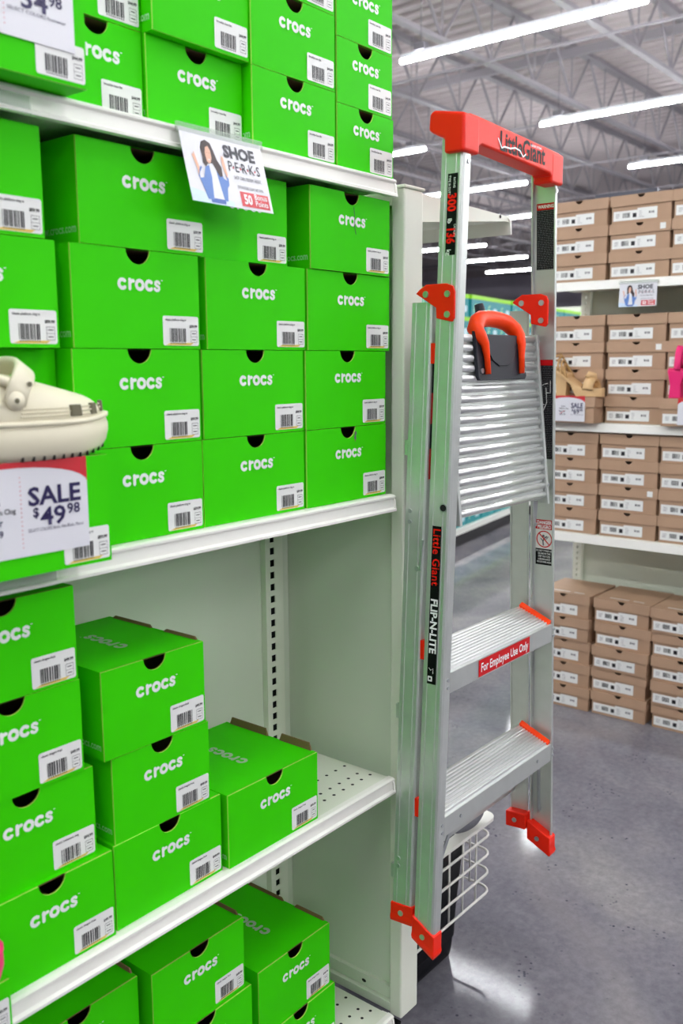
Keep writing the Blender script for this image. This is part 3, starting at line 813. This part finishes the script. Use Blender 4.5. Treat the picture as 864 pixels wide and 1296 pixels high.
for xs in (px0-.004, px1-.004):
    sb3 = MB().add([(xs,py(PZ0)-.004,PZ0-.012),(xs+.008,py(PZ0)-.004,PZ0-.012),(xs+.008,py(PZ1)-.004,PZ1+.004),(xs,py(PZ1)-.004,PZ1+.004),(xs,py(PZ0)+.016,PZ0-.012),(xs+.008,py(PZ0)+.016,PZ0-.012),(xs+.008,py(PZ1)+.016,PZ1+.004),(xs,py(PZ1)+.016,PZ1+.004)],
       [(0,1,2,3),(7,6,5,4),(4,5,1,0),(5,6,2,1),(6,7,3,2),(7,4,0,3)])
    obj('platform_side', sb3, 'alu', plat, bevel=.001)
    obj('pivot', MB().cyl((xs+.004, -.1, PZ0+.018), (1 if xs > .1 else -1, 0, 0), .011, .016, 14), 'black_plastic', plat)
for zz in (1.495, 1.20): obj('rivet', MB().cyl((px1, py(zz)-.004, zz), (0,-1,0), .0032, .002, 10), 'steel', plat)
for xs, s in ((.345, 1),):
    A_('hinge_link', MB().prism([(xs, -.105, 1.165), (xs+.022, -.105, 1.165), (xs+.022, -.10, 1.105), (xs+.016, -.10, 1.105)], (0,-.001,0), (0,.001,0)), 'steel')
    A_('rivet', MB().cyl((xs+.018, -.102, 1.115), (0,-1,0), .004, .003, 10), 'steel')
# latch: black plate with orange carrying grip
bz0, bz1 = 1.420, 1.512
by = lambda z: py(z)-.004
lx0, lx1 = .118, .304
pts = [(lx0+.006, bz0), (lx1-.006, bz0), (lx1, bz0+.006), (lx1-.002, bz1), (lx1-.020, bz1), (lx1-.024, bz1-.006), (lx0+.024, bz1-.006), (lx0+.020, bz1), (lx0, bz1), (lx0, bz0+.006)]
lm = MB(); lm.prism([(x, by(z), z) for x, z in pts], (0,-.004,0), (0,.004,0))
latch = A_('latch_plate', lm, 'black_plastic', bevel=.0015)
sc2 = MB(); sc2.prism([(x, by(z)-.005, z) for x, z in [(.146,1.505),(.272,1.505),(.265,1.480),(.249,1.458),(.226,1.447),(.194,1.447),(.171,1.458),(.153,1.480)]], (0,-.0018,0), (0,.0018,0))
obj('thumb_recess', sc2, 'black_plastic', latch, bevel=.001)
for xs in (lx0+.014, lx1-.010): obj('rivet', MB().cyl((xs, by(bz0+.018)-.004, bz0+.018), (0,-1,0), .005, .002, 12), 'steel', latch)
gx0, gx1 = .144, .278
path = [(gx0+.002, by(1.432)-.009, 1.432), (gx0, by(1.465)-.010, 1.465), (gx0-.006, -.105, 1.488), (gx0-.013, -.098, 1.503), (gx0-.014, -.088, 1.516), (gx0+.008, -.080, 1.530), (.168, -.077, 1.535), (.203, -.076, 1.537), (.236, -.077, 1.535), (gx1-.016, -.080, 1.530), (gx1+.004, -.088, 1.516), (gx1+.005, -.098, 1.503), (gx1+.002, -.105, 1.488), (gx1, by(1.465)-.010, 1.465), (gx1-.002, by(1.432)-.009, 1.432)]
A_('carry_grip', MB().tube(path, [.0055, .0062, .0085, .013, .0155, .016, .016, .016, .016, .016, .0155, .012, .0082, .0062, .0055], 12), 'orange_plastic', smooth=True)
A_('dark_standin', MB().tube([(.222, -.050, 1.530), (.222, -.040, 1.566)], [.013, .009], 12), 'black_plastic', smooth=True)  # no ladder part, stands in for a dark thing on the far shelf
# red hinge brackets
for side, X0, X1 in ((-1, xl(1.56)-.005, xl(1.56)-.0005), (1, xr(1.56)-.036, xr(1.56)-.030)):
    P = [(-.040,1.575),(-.048,1.582),(-.062,1.590),(-.104,1.590),(-.117,1.585),(-.121,1.576),(-.121,1.530),(-.116,1.524),(-.084,1.531),(-.083,1.549)]
    hb = A_('hinge_bracket', MB().prism([(0,y,z) for y, z in P], (X0,0,0), (X1,0,0)), 'red_plastic', bevel=.0012)
    for y, z in ((-.062,1.573),(-.107,1.572),(-.107,1.537)):
        obj('rivet', MB().cyl((X0+.0005, y, z), (-1,0,0), .0058, .003, 12), 'steel', hb)
# spacers between front and rear rails
for z in (.93, .625, 1.47):
    for sdx in ((-1, 1) if z > 1 else (-1,)):
        x = xl(z)-.0005 if sdx < 0 else xr(z)-.018
        A_('spacer', MB().box(x, x+.018, YM-.001, RF+.001, z-.018, z+.018), 'red_plastic')
# rear cross bars
for z in (.48, .80, 1.30):
    A_('cross_bar', MB().box(xl(z)+.004, xr(z)-.004, -.028, -.020, z-.014, z+.014), 'alu')
# spreader rod end near the rear rail
A_('spreader', MB().tube([(xl(1.1)+.006, -.070, 1.075), (xl(1.1)-.002, -.066, 1.080), (xl(1.14)-.002, -.0705, 1.135)], .0022, 6), 'steel')
for z in (1.185, 1.165, .512, .497):
    A_('rivet', MB().cyl((xl(z)+.0005, -.040, z), (-1,0,0), .0042, .0022, 10), 'steel')
A_('rivet', MB().cyl((xl(1.08)+.0005, -.060, 1.08), (-1,0,0), .005, .0025, 10), 'steel')
# red handle bar on top
hd = MB()
def hbox(x0, x1, y0, y1, z0, z1): hd.box(x0, x1, y0, y1, z0, z1)
poly = [(.030,1.822),(.062,1.822),(.070,1.826),(.326,1.816),(.332,1.812),(.370,1.812),(.370,1.860),(.060,1.872),(.030,1.872)]
handle = A_('handle_bar', MB().prism([(x,0,z) for x, z in poly], (0,-.132,0), (0,-.092,0)), 'red_plastic', bevel=.004, seg=3)
obj('handle_end', MB().prism([(0,-.1325,1.808),(0,-.092,1.808),(0,-.092,1.832),(0,-.068,1.844),(0,-.060,1.850),(0,-.062,1.876),(0,-.070,1.882),(0,-.1325,1.870)], (.010,0,0), (.062,0,0)), 'red_plastic', handle, bevel=.005, seg=3)
obj('handle_end', MB().prism([(0,-.1325,1.800),(0,-.092,1.800),(0,-.092,1.824),(0,-.068,1.836),(0,-.060,1.842),(0,-.062,1.866),(0,-.070,1.870),(0,-.1325,1.858)], (.334,0,0), (.385,0,0)), 'red_plastic', handle, bevel=.005, seg=3)
link('lettering', text('LittleGiant', .046, 'sticker_black', FRONT, (.130, -.1326, 1.8285), .0011, 'LEFT', fit=.172), handle)
f = Flat(); f.stroke([(.124,1.846),(.137,1.832),(.146,1.8355),(.168,1.836),(.186,1.840),(.204,1.838),(.216,1.829),(.226,1.835)], .0030, 0, 0)
link('white_swoosh', f.mesh('white_swoosh', ['text_white'], FRONT, (0, -.1330, 0)), handle)
link('lettering', text('LADDER SYSTEMS', .0055, 'text_white', FRONT, (.245, -.1328, 1.853), .0001), handle)
for xs, z in ((.037, 1.795), (.371, 1.790)):
    A_('rivet', MB().cyl((xs, YF, z), (0,-1,0), .004, .002, 10), 'steel')
# tool hole in the left rail: steel ring, dark disc coloured as its shade
A_('rail_hole', MB().cyl((xl(1.197)-.0002, -.112, 1.197), (-1,0,0), .0085, .0012, 18), 'steel')
A_('rail_hole', MB().cyl((xl(1.197)-.0014, -.112, 1.197), (-1,0,0), .0062, .0006, 18), 'hole_shade')
# stickers
def rail_sticker(z0, z1, y0, y1, side, m, off=.0009, extra=0):
    mb = MB()
    X = (lambda z: xl(z)-off) if side < 0 else (lambda z: xr(z)-.0028-off)
    mb.quad((X(z0), y1, z0), (X(z0), y0, z0), (X(z1), y0, z1), (X(z1), y1, z1))
    return A_('sticker', mb, m)
tl = math.atan2(.072, Z1-Z0); tr = -math.atan2(.064, Z1-Z0)
def on_rail(parent, s, size, m, z, y, side, down=True, bold=0, sx=1, align='LEFT', off=.0014, space=1):
    X = xl(z)-off if side < 0 else xr(z)-.0028-off
    o = link('lettering', text(s, size, m, LEFT_DOWN if down else LEFT, (0,0,0), bold, align, sx, space), parent, (X, y, z), (0, (tl if side < 0 else tr), 0))
    return o
st1 = rail_sticker(1.638, 1.775, -.096, -.116, -1, 'sticker_black')
on_rail(st1, '300', .024, 'text_red', 1.742, -.098, -1, True, .0009, .85); on_rail(st1, 'lb', .012, 'text_white', 1.700, -.099, -1, True, .0002)
on_rail(st1, '136', .024, 'text_red', 1.686, -.098, -1, True, .0009, .80); on_rail(st1, 'kg', .012, 'text_white', 1.648, -.099, -1, True, .0002)
on_rail(st1, 'TYPE IA DUTY', .0065, 'text_white', 1.772, -.098, -1, True, .0001, .8); on_rail(st1, 'RATING', .006, 'text_white', 1.768, -.108, -1, True, .0001, .8)
on_rail(st1, 'CAPACITY', .006, 'text_white', 1.690, -.112, -1, True, .0001, .8)
st2 = rail_sticker(.870, 1.163, -.0905, -.1095, -1, 'sticker_black')
on_rail(st2, 'Little Giant', .0225, 'text_red', 1.159, -.0935, -1, True, .0003, .95, space=1.06); on_rail(st2, 'FLIP-N-LITE', .0205, 'text_white', 1.030, -.0935, -1, True, .0006, 1.02, 'LEFT', .0014, .98)
f = Flat(); f.rrect(0, .010, 0, .010, .0015, 0); f.rect(.003, .007, .003, .007, 1, .0001)
link('mark', f.mesh('mark', ['text_white', 'sticker_black'], LEFT_DOWN), st2, (xl(.885)-.0014, -.092, .885), (0, tl, 0))
f = Flat(); f.stroke([(0,.002),(.004,.006),(.0,.011),(.009,.011)], .0012); link('mark', f.mesh('mark', ['text_white'], LEFT_DOWN), st2, (xl(.9)-.0014, -.092, .900), (0, tl, 0))
# inside of right rail
def block_sticker(z0, z1, y0, y1, red_frac, lines, seed):
    s_ = rail_sticker(z0, z1, y0, y1, 1, 'sticker_black')
    zr_ = z1-(z1-z0)*red_frac
    mb = MB(); X = lambda z: xr(z)-.0028-.0012
    mb.quad((X(zr_), y0, zr_), (X(zr_), y1, zr_), (X(z1), y1, z1), (X(z1), y0, z1)); o = obj('sticker_band', mb, 'sticker_red', s_)
    rnd = random.Random(seed); mb = MB(); n = lines
    for i in range(n):
        z = z0+(zr_-z0)*(i+.5)/n; e = (y0-y1)*(.02+.18*rnd.random()); y = y0-.002
        while y > y1+.003+e*.3:
            l = rnd.uniform(.002, .007)
            y2 = max(y-l, y1+.002)
            mb.quad((X(z), y, z-.0007), (X(z), y2, z-.0007), (X(z), y2, z+.0007), (X(z), y, z+.0007)); y = y2-.0012
    obj('small_print', mb, 'ink_soft' if seed else 'label_white', s_)['kind'] = 'stuff'
    return s_
ya_, yb_ = -.0755, -.1210
b1 = block_sticker(1.640, 1.770, ya_-.004, yb_, .10, 34, 1)
on_rail(b1, 'WARNING', .009, 'text_white', 1.7605, ya_-.007, 1, False, .0003, .8, off=.0016)
b2 = block_sticker(1.250, 1.458, ya_-.006, yb_, .055, 52, 2)
mb = MB(); X = lambda z: xr(z)-.0028-.0014
f = Flat(); f.stroke([(0,0),(.004,.012),(.012,.030),(.010,.060)], .0018); f.stroke([(-.006,.02),(.006,.026)], .0018); f.stroke([(.012,.05),(.020,.05),(.020,.075)], .0018); f.stroke([(.002,.066),(.014,.07)], .0018)
link('pictogram', f.mesh('pictogram', ['label_white'], LEFT), b2, (X(1.34), -.092, 1.34), (0, tr, 0))
dg = rail_sticker(1.018, 1.118, ya_-.004, yb_, 1, 'sticker_white')
def qd(z0, z1, m, n, off=.0012):
    mb = MB(); X = lambda z: xr(z)-.0028-off
    mb.quad((X(z0), ya_-.004, z0), (X(z0), yb_, z0), (X(z1), yb_, z1), (X(z1), ya_-.004, z1)); return obj(n, mb, m, dg)
qd(1.097, 1.118, 'sticker_red', 'sticker_band'); qd(1.018, 1.054, 'sticker_black', 'sticker_band')
on_rail(dg, 'DANGER', .0105, 'text_white', 1.1085, (ya_+yb_)/2-.002, 1, False, .0004, .8, 'CENTER', .0018)
on_rail(dg, 'PELIGRO', .0105, 'text_white', 1.0990, (ya_+yb_)/2-.002, 1, False, .0004, .78, 'CENTER', .0018)
for i in range(5): on_rail(dg, ('DO NOT STAND ON', 'OR ABOVE THIS', 'STEP YOU CAN', 'LOSE BALANCE', 'NO SE PARE AQUI')[i], .0058, 'label_white', 1.0475-.0062*i, (ya_+yb_)/2-.002, 1, False, .0001, .72, 'CENTER', .0018)
f = Flat(); f.stroke(arc(0, 0, .0175, 0, 360, 28), .0024, 0, 0, False); f.stroke([(-.0122,.0122),(.0122,-.0122)], .0026, 0, .0002)
f.stroke([(-.002,-.013),(-.003,-.004),(.001,.003),(.006,.006)], .003, 1, .0001); f.stroke([(-.003,-.004),(-.008,.001)], .002, 1, .0001); f.ell(-.002, .007, .0028, .0028, 1, .0001); f.stroke([(.002,-.002),(.010,.006)], .0014, 1, .0001)
link('no_standing_symbol', f.mesh('no_standing_symbol', ['sticker_red', 'ink_soft'], LEFT), dg, (xr(1.0755)-.0028-.0016, (ya_+yb_)/2-.002, 1.0755), (0, tr, 0))
# strip label on the inner side of the left rear rail
for z0, z1, m in ((1.40, 1.47, 'sticker_black'), (1.345, 1.40, 'sticker_red'), (1.30, 1.345, 'sticker_black'), (1.245, 1.30, 'sticker_red')):
    A_('rail_label', MB().quad((xl(z0)+.004, RF-.0006, z0), (xl(z0)+.014, RF-.0006, z0), (xl(z1)+.014, RF-.0006, z1), (xl(z1)+.004, RF-.0006, z1)), m)
# employee sticker on the upper step
em = obj('sticker', MB().quad((.102, -.1252, .8535), (.308, -.1252, .8535), (.308, -.1252, .887), (.102, -.1252, .887)), 'sticker_red', s2)
link('lettering', text('For Employee Use Only', .0245, 'text_white', FRONT, (.205, -.1258, .8625), .0005, 'CENTER', fit=.190), em)
# wall hook that carries the ladder, on the end post
hk = thing('ladder_hook', 'small steel hook on the end post holding the ladder from behind', 'hook', (.06, -.004, 1.31))
obj('hook_plate', MB().box(-.012, .012, -.003, .0, -.03, .03), 'steel', hk)
obj('hook_arm', MB().tube([(0, -.002, -.012), (0, -.020, -.012), (0, -.0275, -.004)], .003, 8), 'steel', hk)

# ------------------------------------------------------------------ bin with wire basket behind the ladder
bn = thing('waste_bin', 'black plastic bin standing on the floor behind the wire basket', 'bin', (.31, .21, 0))
def rr(x0, x1, y0, y1, r, z, n=5):
    p = []
    for cx, cy, a in ((x1-r,y0+r,-90),(x1-r,y1-r,0),(x0+r,y1-r,90),(x0+r,y0+r,180)):
        p += [(cx+r*math.cos(math.radians(a+k*90/n)), cy+r*math.sin(math.radians(a+k*90/n)), z) for k in range(n+1)]
    return p
obj('bin_body', MB().loft([rr(-.145,.095,-.085,.105,.03,.0), rr(-.155,.107,-.097,.115,.035,.012), rr(-.157,.110,-.100,.118,.035,.03), rr(-.175,.128,-.118,.135,.035,.30), rr(-.168,.121,-.111,.128,.03,.30), rr(-.16,.112,-.103,.12,.03,.06)]), 'bin_black', bn, True)
bk = thing('wire_basket', 'white wire basket with a flat white tray top below the ladder step', 'basket', (.28, .18, .12))
B0 = lambda n, mb, m, **k: obj(n, mb, m, bk, loc=(-.28, -.18, -.12), **k)
bx0, bx1, by0, by1 = .092, .512, .068, .36
for z in (.148, .198, .248, .298):
    pts = [(bx0, by0, z), (bx1-.03, by0, z)] + [(bx1-.03+.03*math.sin(math.radians(a)), by0+.03-.03*math.cos(math.radians(a)), z) for a in (22, 45, 68, 90)] + [(bx1, by1, z), (bx0, by1, z)]
    B0('wire', MB().tube(pts, .0032, 8), 'wire_white', smooth=True)
for x in (.14, .20, .26, .32, .38, .44): B0('wire', MB().tube([(x, by0+.004, .146), (x, by0+.004, .336)], .0026, 6), 'wire_white', smooth=True)
for y in (.13, .20, .27, .33): B0('wire', MB().tube([(bx1-.004, y, .146), (bx1-.004, y, .336)], .0026, 6), 'wire_white', smooth=True)
B0('tray', MB().prism([(x, y, 0) for x, y, z in rr(bx0, bx1+.012, by0-.008, by1, .03, 0)], (0,0,.336), (0,0,.344)), 'wire_white')
dz = thing('duster', 'grey fuzzy duster lying on the white tray behind the ladder', 'duster', (.412, .082, .344))
fm = MB(); n = 14
rings = []
for i in range(9):
    u = i/8; x = -.07+.14*u; r = .021*math.sin(math.pi*min(.97, max(.03, u)))**.5
    rings.append([(x, r*1.2*math.cos(a)*(1+.12*math.sin(5*a+i*2)), .024+r*math.sin(a)*(1+.10*math.cos(4*a+i))) for a in [2*math.pi*k/n for k in range(n)]])
obj('fuzzy_head', fm.loft(rings), 'fuzz_grey', dz, True, sub=1)
obj('handle', MB().tube([(-.066, 0, .020), (-.20, .01, .010)], .008, 8), 'black_plastic', dz, True)

# ------------------------------------------------------------------ brown-box shelving
R90 = -math.pi/2
bu = thing('back_shelving', 'cream shelving unit behind the ladder holding brown shoeboxes', 'shelving', (2.30, .2, 0))
Bu = lambda n, mb, m, **k: obj(n, mb, m, bu, loc=(-2.30, -.2, 0), **k)
YL, YR = .80, -1.0
for a, b in ((.742, .145), (.14, YR)): Bu('back_panel', MB().box(2.470, 2.480, b, a, .10, 2.0), 'cream_panel')
u = MB(); yc = .758
u.box(2.445, 2.475, yc+.004, yc+.02, .05, 2.02); u.box(2.445, 2.475, yc-.02, yc-.004, .05, 2.02)
z = .08
while z < 2.0: u.box(2.445, 2.449, yc-.004, yc+.004, z, z+.013); z += .0254
Bu('upright', u, 'cream_metal')
for z in (1.768, 1.210, .752):
    s_ = Bu('shelf', MB().box(2.162, 2.44, YR, YL, z-.022, z), 'cream_metal')
    obj('front_lip', MB().prism([(2.164,0,z),(2.152,0,z-.004),(2.147,0,z-.036),(2.152,0,z-.036),(2.157,0,z-.008)], (0,YR,0), (0,YL,0)), 'lip_white', s_)
Bu('header_panel', MB().box(2.452, 2.475, .47, .735, 2.02, 2.145), 'header_grey')
def bw_base(w, h, d):
    m = MB(); hb = h-.022
    m.add([(0,0,0),(w,0,0),(w,d,0),(0,d,0),(0,0,hb),(w,0,hb),(w,d,hb),(0,d,hb)], [(0,3,2,1),(0,1,5,4),(1,2,6,5),(2,3,7,6),(3,0,4,7),(4,5,6,7)], 0)
    return m.mesh('carton', ['brown_card'])
def bw_lid(w, h, d, lh):
    m = MB(); e = .0052; t = .0016; z0 = h-lh
    c = w/2; r = .0145
    poly = [(-e,0,z0),(w+e,0,z0),(w+e,0,h)] + [(c+r*math.cos(math.radians(a)), 0, h-.0135*math.sin(math.radians(a))) for a in range(0, 181, 20)] + [(-e,0,h)]
    m.prism(poly, (0,-e,0), (0,-e+t,0), 0, 1)
    m.box(-e, -e+t, -e+t, d+e, z0, h-.0005, 0); m.box(w+e-t, w+e, -e+t, d+e, z0, h-.0005, 0); m.box(-e+t, w+e-t, d+e-t, d+e, z0, h-.0005, 0)
    m.box(-e, w+e, -e+.001, d+e, h-.0012, h, 0)
    return m.mesh('lid', ['brown_lid', 'brown_edge'])
def bw_label(seed):
    rnd = random.Random(seed); f = Flat(); Wd, Hd = .172, .040
    f.poly([(0,0),(.172,0),(.172,.042),(.095,.042),(.095,.036),(0,.036)], 0)
    b = barcode_mesh(.028, .018, seed)
    for q, fc in enumerate(b.mb.f): f.poly([(b.mb.v[i][0]+.038, b.mb.v[i][1]+.010) for i in fc], 1, .0003)
    f.rect(.077, .092, .009, .025, 1, .0003)
    for i in range(3): f.rect(.010, .010+rnd.uniform(.010, .018), .012+i*.006, .0135+i*.006, 2, .0003)
    for i in range(4): f.rect(.102, .102+rnd.uniform(.008, .022), .008+i*.007, .0092+i*.007, 2, .0003)
    f.rect(.140, .160, .019, .027, 2, .0003); f.rect(.146, .149, .019, .027, 0, .0004); f.rect(.153, .155, .019, .027, 0, .0004)
    return f.mesh('label', ['label_white', 'ink', 'ink_soft'], FRONT)
def brown_box(label, y_left, z, h, w=.231, xf=2.172, lid=True, sticker=False, d=.255, rz=0, group='brown shoeboxes', printed=False, lab=True):
    t = thing('brown_shoebox', label, 'shoebox', (xf, y_left, z), R90+math.radians(rz), group)
    link('carton', cached(('bb', w, h, d), lambda: bw_base(w, h, d)), t)
    l = link('lid', cached(('bl', w, h, d), lambda: bw_lid(w, h, d, .040)), t)
    if lab: link('label', cached(('blab', int(z*100) % 3), lambda: bw_label(int(z*100) % 3+11)), t, (.006, -.0006, .010))
    if sticker:
        f = Flat(); f.rect(0, .022, 0, .022, 0); link('price_sticker', cached('bst', lambda: f.mesh('price_sticker', ['label_white'], FRONT)), l, (w-.036, -.0058, h-.032))
    if printed:
        def pm():
            f = Flat(); rnd = random.Random(4); x = 0
            while x < .14:
                if abs(x-.082) > .008: f.rect(x, x+.006, 0, .012, 0); 
                x += .009
            return f.mesh('lid_print', ['label_white'], Matrix.Identity(4))
        link('lid_print', cached('bpr', pm), l, (w*.22, .028, h+.0006))
    return t
colw = ['left column', 'middle column', 'right column']
YC = [.787, .5385, .2955]
rows = ['bottom', 'second up', 'third up', 'top', 'top']
for c in range(3):
    for r in range(3):
        brown_box('brown shoebox on the upper back shelf, %s, %s row' % (colw[c], ('bottom', 'middle', 'top')[r]), YC[c]+random.uniform(-.002, .002), 1.7685+.1042*r, .1035, sticker=(c == 1 and r == 1))
    for r in range(4):
        if c == 0 and r == 0:
            brown_box('brown display box under the beige platform sandal on the middle back shelf', .772, 1.2105, .1045, .222, 2.100, lab=False, d=.24); continue
        if c == 2 and r == 0:
            brown_box('brown display box under the pink heel on the middle back shelf', .285, 1.2105, .1045, .240, 2.110, d=.25); continue
        brown_box('brown shoebox on the middle back shelf, %s, %s row' % (colw[c], ('bottom', 'second', 'third', 'top')[r]), YC[c]-.004+random.uniform(-.003, .003), 1.2105+.1062*r, .1055, .228, xf=2.176, sticker=(c == 1 and r == 2))
    for r in range(4):
        brown_box('brown shoebox on the lower back shelf, %s, %s row' % (colw[c], ('bottom', 'second', 'third', 'top')[r]), YC[c]+.004-.003*(3-r)*.5, .7525+.1038*r, .1032, .230, xf=2.170, sticker=(c == 1 and r == 1))
    nf = (5, 5, 5)[c]
    for r in range(nf):
        brown_box('brown shoebox in the %s standing on the floor, %s' % (('left stack', 'middle stack', 'right stack')[c], ('bottom', 'second up', 'third up', 'fourth up', 'topmost with a printed lid')[r]),
                  (.783, .534, .287)[c]+(.004*(r-2) if c != 1 else (0, .006, .0, -.006, .004)[r]), .0005+.0985*r, .098, .226, xf=2.145+.006*((r*7+c) % 3), printed=(r == 4))
perks_sign('small SHOE PERKS promo card hanging from the upper back shelf', (2.143, .482, 1.752), R90, .148, .092, -.05)
sale_sign('small red and white SALE 69 card on the brown display box', (2.0925, .735, 1.2165), R90, .150, .102, '69', '98', .78, True)
sale_sign('red and white sale card cut off by the right edge of the picture', (2.1025, .221, 1.2165), R90, .150, .102, '59', '98', .78, True)

# wedge sandal
def sandal(label, loc, rz, m, m2):
    t = thing('platform_sandal', label, 'sandal', loc, rz)
    L = .20
    secs = []
    for i in range(17):
        u = i/16; x = u*L
        top_ = .034+.082*(1-min(1, u/.62))**1.15
        th = .014 if u < .40 else (.014+(top_-.014)*min(1, (u-.40)/.08))
        hw = (.024+.016*math.sin(math.pi*min(1, .25+u*.70)))*(1-max(0, (u-.86)/.14)**2*.45)
        lo = max(0, top_-th)
        secs.append([(x, -hw, lo), (x, hw, lo), (x, hw*1.02, top_), (x, -hw*1.02, top_)])
    obj('sole', MB().loft(secs), m, t, bevel=.003)
    obj('heel', MB().loft([[(.006,-.020,0),(.046,-.020,0),(.046,.020,0),(.006,.020,0)], [(.0,-.025,.104),(.056,-.025,.092),(.056,.025,.092),(.0,.025,.104)]]), m, t, bevel=.003)
    bow = MB(); rings = []
    for i in range(11):
        a = math.pi*i/10; y = -.038*math.cos(a); zz = .030+.040*math.sin(a)
        rings.append([(L*.74-.022+dx, y, zz+dz) for dx, dz in ((0,-.002),(.044,-.006),(.046,.000),(.022,.007),(.002,.005))])
    obj('toe_strap', bow.loft(rings), m, t, True)
    k = MB(); k.tube([(L*.66, -.014, .074), (L*.70, -.006, .086), (L*.78, .004, .080), (L*.80, .010, .066)], [.010, .015, .015, .008], 8)
    obj('knot', k, m, t, True)
    for q in range(3):
        pts = [(L*(.08+.10*q)-.012*math.sin(a)*q, -.033*math.cos(a), .105-.016*q+.055*math.sin(a)) for a in [math.pi*j/12 for j in range(13)]]
        obj('ankle_strap', MB().tube(pts, .0045, 7), m2, t, True)
    pts = [(.0+.01*math.cos(a), -.03*math.sin(a), .155+.012*math.cos(a)) for a in [2*math.pi*j/14 for j in range(14)]]
    obj('ankle_loop', MB().tube(pts, .004, 6, 0, True), m2, t, True)
    return t
sandal('beige platform sandal with knotted toe strap on the brown display box', (2.130, .725, 1.3150), R90, 'wedge_beige', 'wedge_rope')
def heel(label, loc, rz, m):
    t = thing('block_heel', label, 'sandal', loc, rz)
    obj('heel_block', MB().loft([[(.0,-.022,0),(.046,-.022,0),(.046,.022,0),(0,.022,0)], [(.004,-.024,.05),(.044,-.024,.05),(.044,.024,.05),(.004,.024,.05)], [(-.006,-.030,.105),(.06,-.030,.098),(.06,.030,.098),(-.006,.030,.105)]]), m, t, bevel=.003)
    secs = []
    for u, z in ((0, .112), (.2, .110), (.4, .085), (.6, .050), (.8, .030), (1, .026)):
        x = -.005+u*.21; hw = .026+.012*u
        secs.append([(x,-hw,z-.022),(x,hw,z-.022),(x,hw,z),(x,-hw,z)])
    obj('sole', MB().loft(secs), m, t, bevel=.003)
    obj('sole_front', MB().box(.14, .205, -.038, .038, 0, .010), m, t)
    for x, z, hh in ((.16, .030, .045), (.02, .108, .085)):
        rings = []
        for j in range(11):
            a = math.pi*j/10
            rings.append([(x+dx, -.036*math.cos(a), z+hh*math.sin(a)+dz) for dx, dz in ((0,0),(.024,-.004),(.025,0),(.001,.004))])
        obj('strap', MB().loft(rings), m, t, True)
    return t
heel('hot pink block heel on the brown display box at the right edge', (2.134, .262, 1.3150), R90, 'pink_heel')

# ------------------------------------------------------------------ far teal-box shelving
ang = math.atan2(.209, 1.261)
far = thing('far_shelving', 'far shelving run stacked with teal and lime boxes, black base', 'shelving', (4.118, 2.731, 0), ang)
FL = 4.4
obj('back_panel', MB().box(-.4, FL, .42, .45, .0, 2.0), 'cream_panel', far)
obj('kick_plate', MB().box(-.4, FL, .03, .40, .0, .105), 'black_base', far)
for z in (.15, .62, 1.455):
    s_ = obj('shelf', MB().box(-.4, FL, .02, .42, z-.025, z), 'cream_metal', far)
    obj('front_lip', MB().box(-.4, FL, -.005, .02, z-.045, z), 'lip_white', s_)
obj('end_upright', MB().box(FL, FL+.03, .0, .45, 0, 2.05), 'cream_metal', far)
tb = MB().box(0, .305, 0, .33, 0, .140).mesh('carton', ['teal_card'])
tlid = MB().box(-.003, .308, -.003, .333, .140, .172).mesh('lid', ['lime_card'])
f = Flat(); f.rrect(.175, .265, .035, .085, .02, 0); tlab = f.mesh('label', ['teal_label'], FRONT)
f = Flat(); f.stroke([(.05,.04),(.07,.09),(.10,.10)], .014); f.stroke([(.06,.065),(.10,.07)], .012); tmark = f.mesh('mark', ['side_print'], FRONT)
ordn = ['first', 'second', 'third', 'fourth', 'fifth', 'sixth', 'seventh', 'eighth', 'ninth', 'tenth', 'eleventh', 'twelfth', 'thirteenth', 'fourteenth', 'fifteenth']
def teal(label, u, v, z):
    M = Matrix.Translation((4.118, 2.731, 0)) @ Matrix.Rotation(ang, 4, 'Z') @ Matrix.Translation((u, v, z))
    t = thing('teal_shoebox', label, 'shoebox', M.to_translation(), ang, 'teal boxes on the far shelving')
    link('carton', tb, t); link('lid', tlid, t); link('label', tlab, t, (0, -.001, 0)); link('mark', tmark, t, (0, -.001, 0))
for r in range(3):
    for c in range(14):
        teal('teal box with lime lid on the far upper shelf, %s row, %s from the left' % (('bottom', 'middle', 'top')[r], ordn[c]), -.3+.318*c, .03+random.uniform(0, .02), 1.4555+.1745*r)
for c in range(8):
    teal('teal box with lime lid on the far base shelf, %s from the left' % ordn[c], .3+.318*c, .03, .1505)
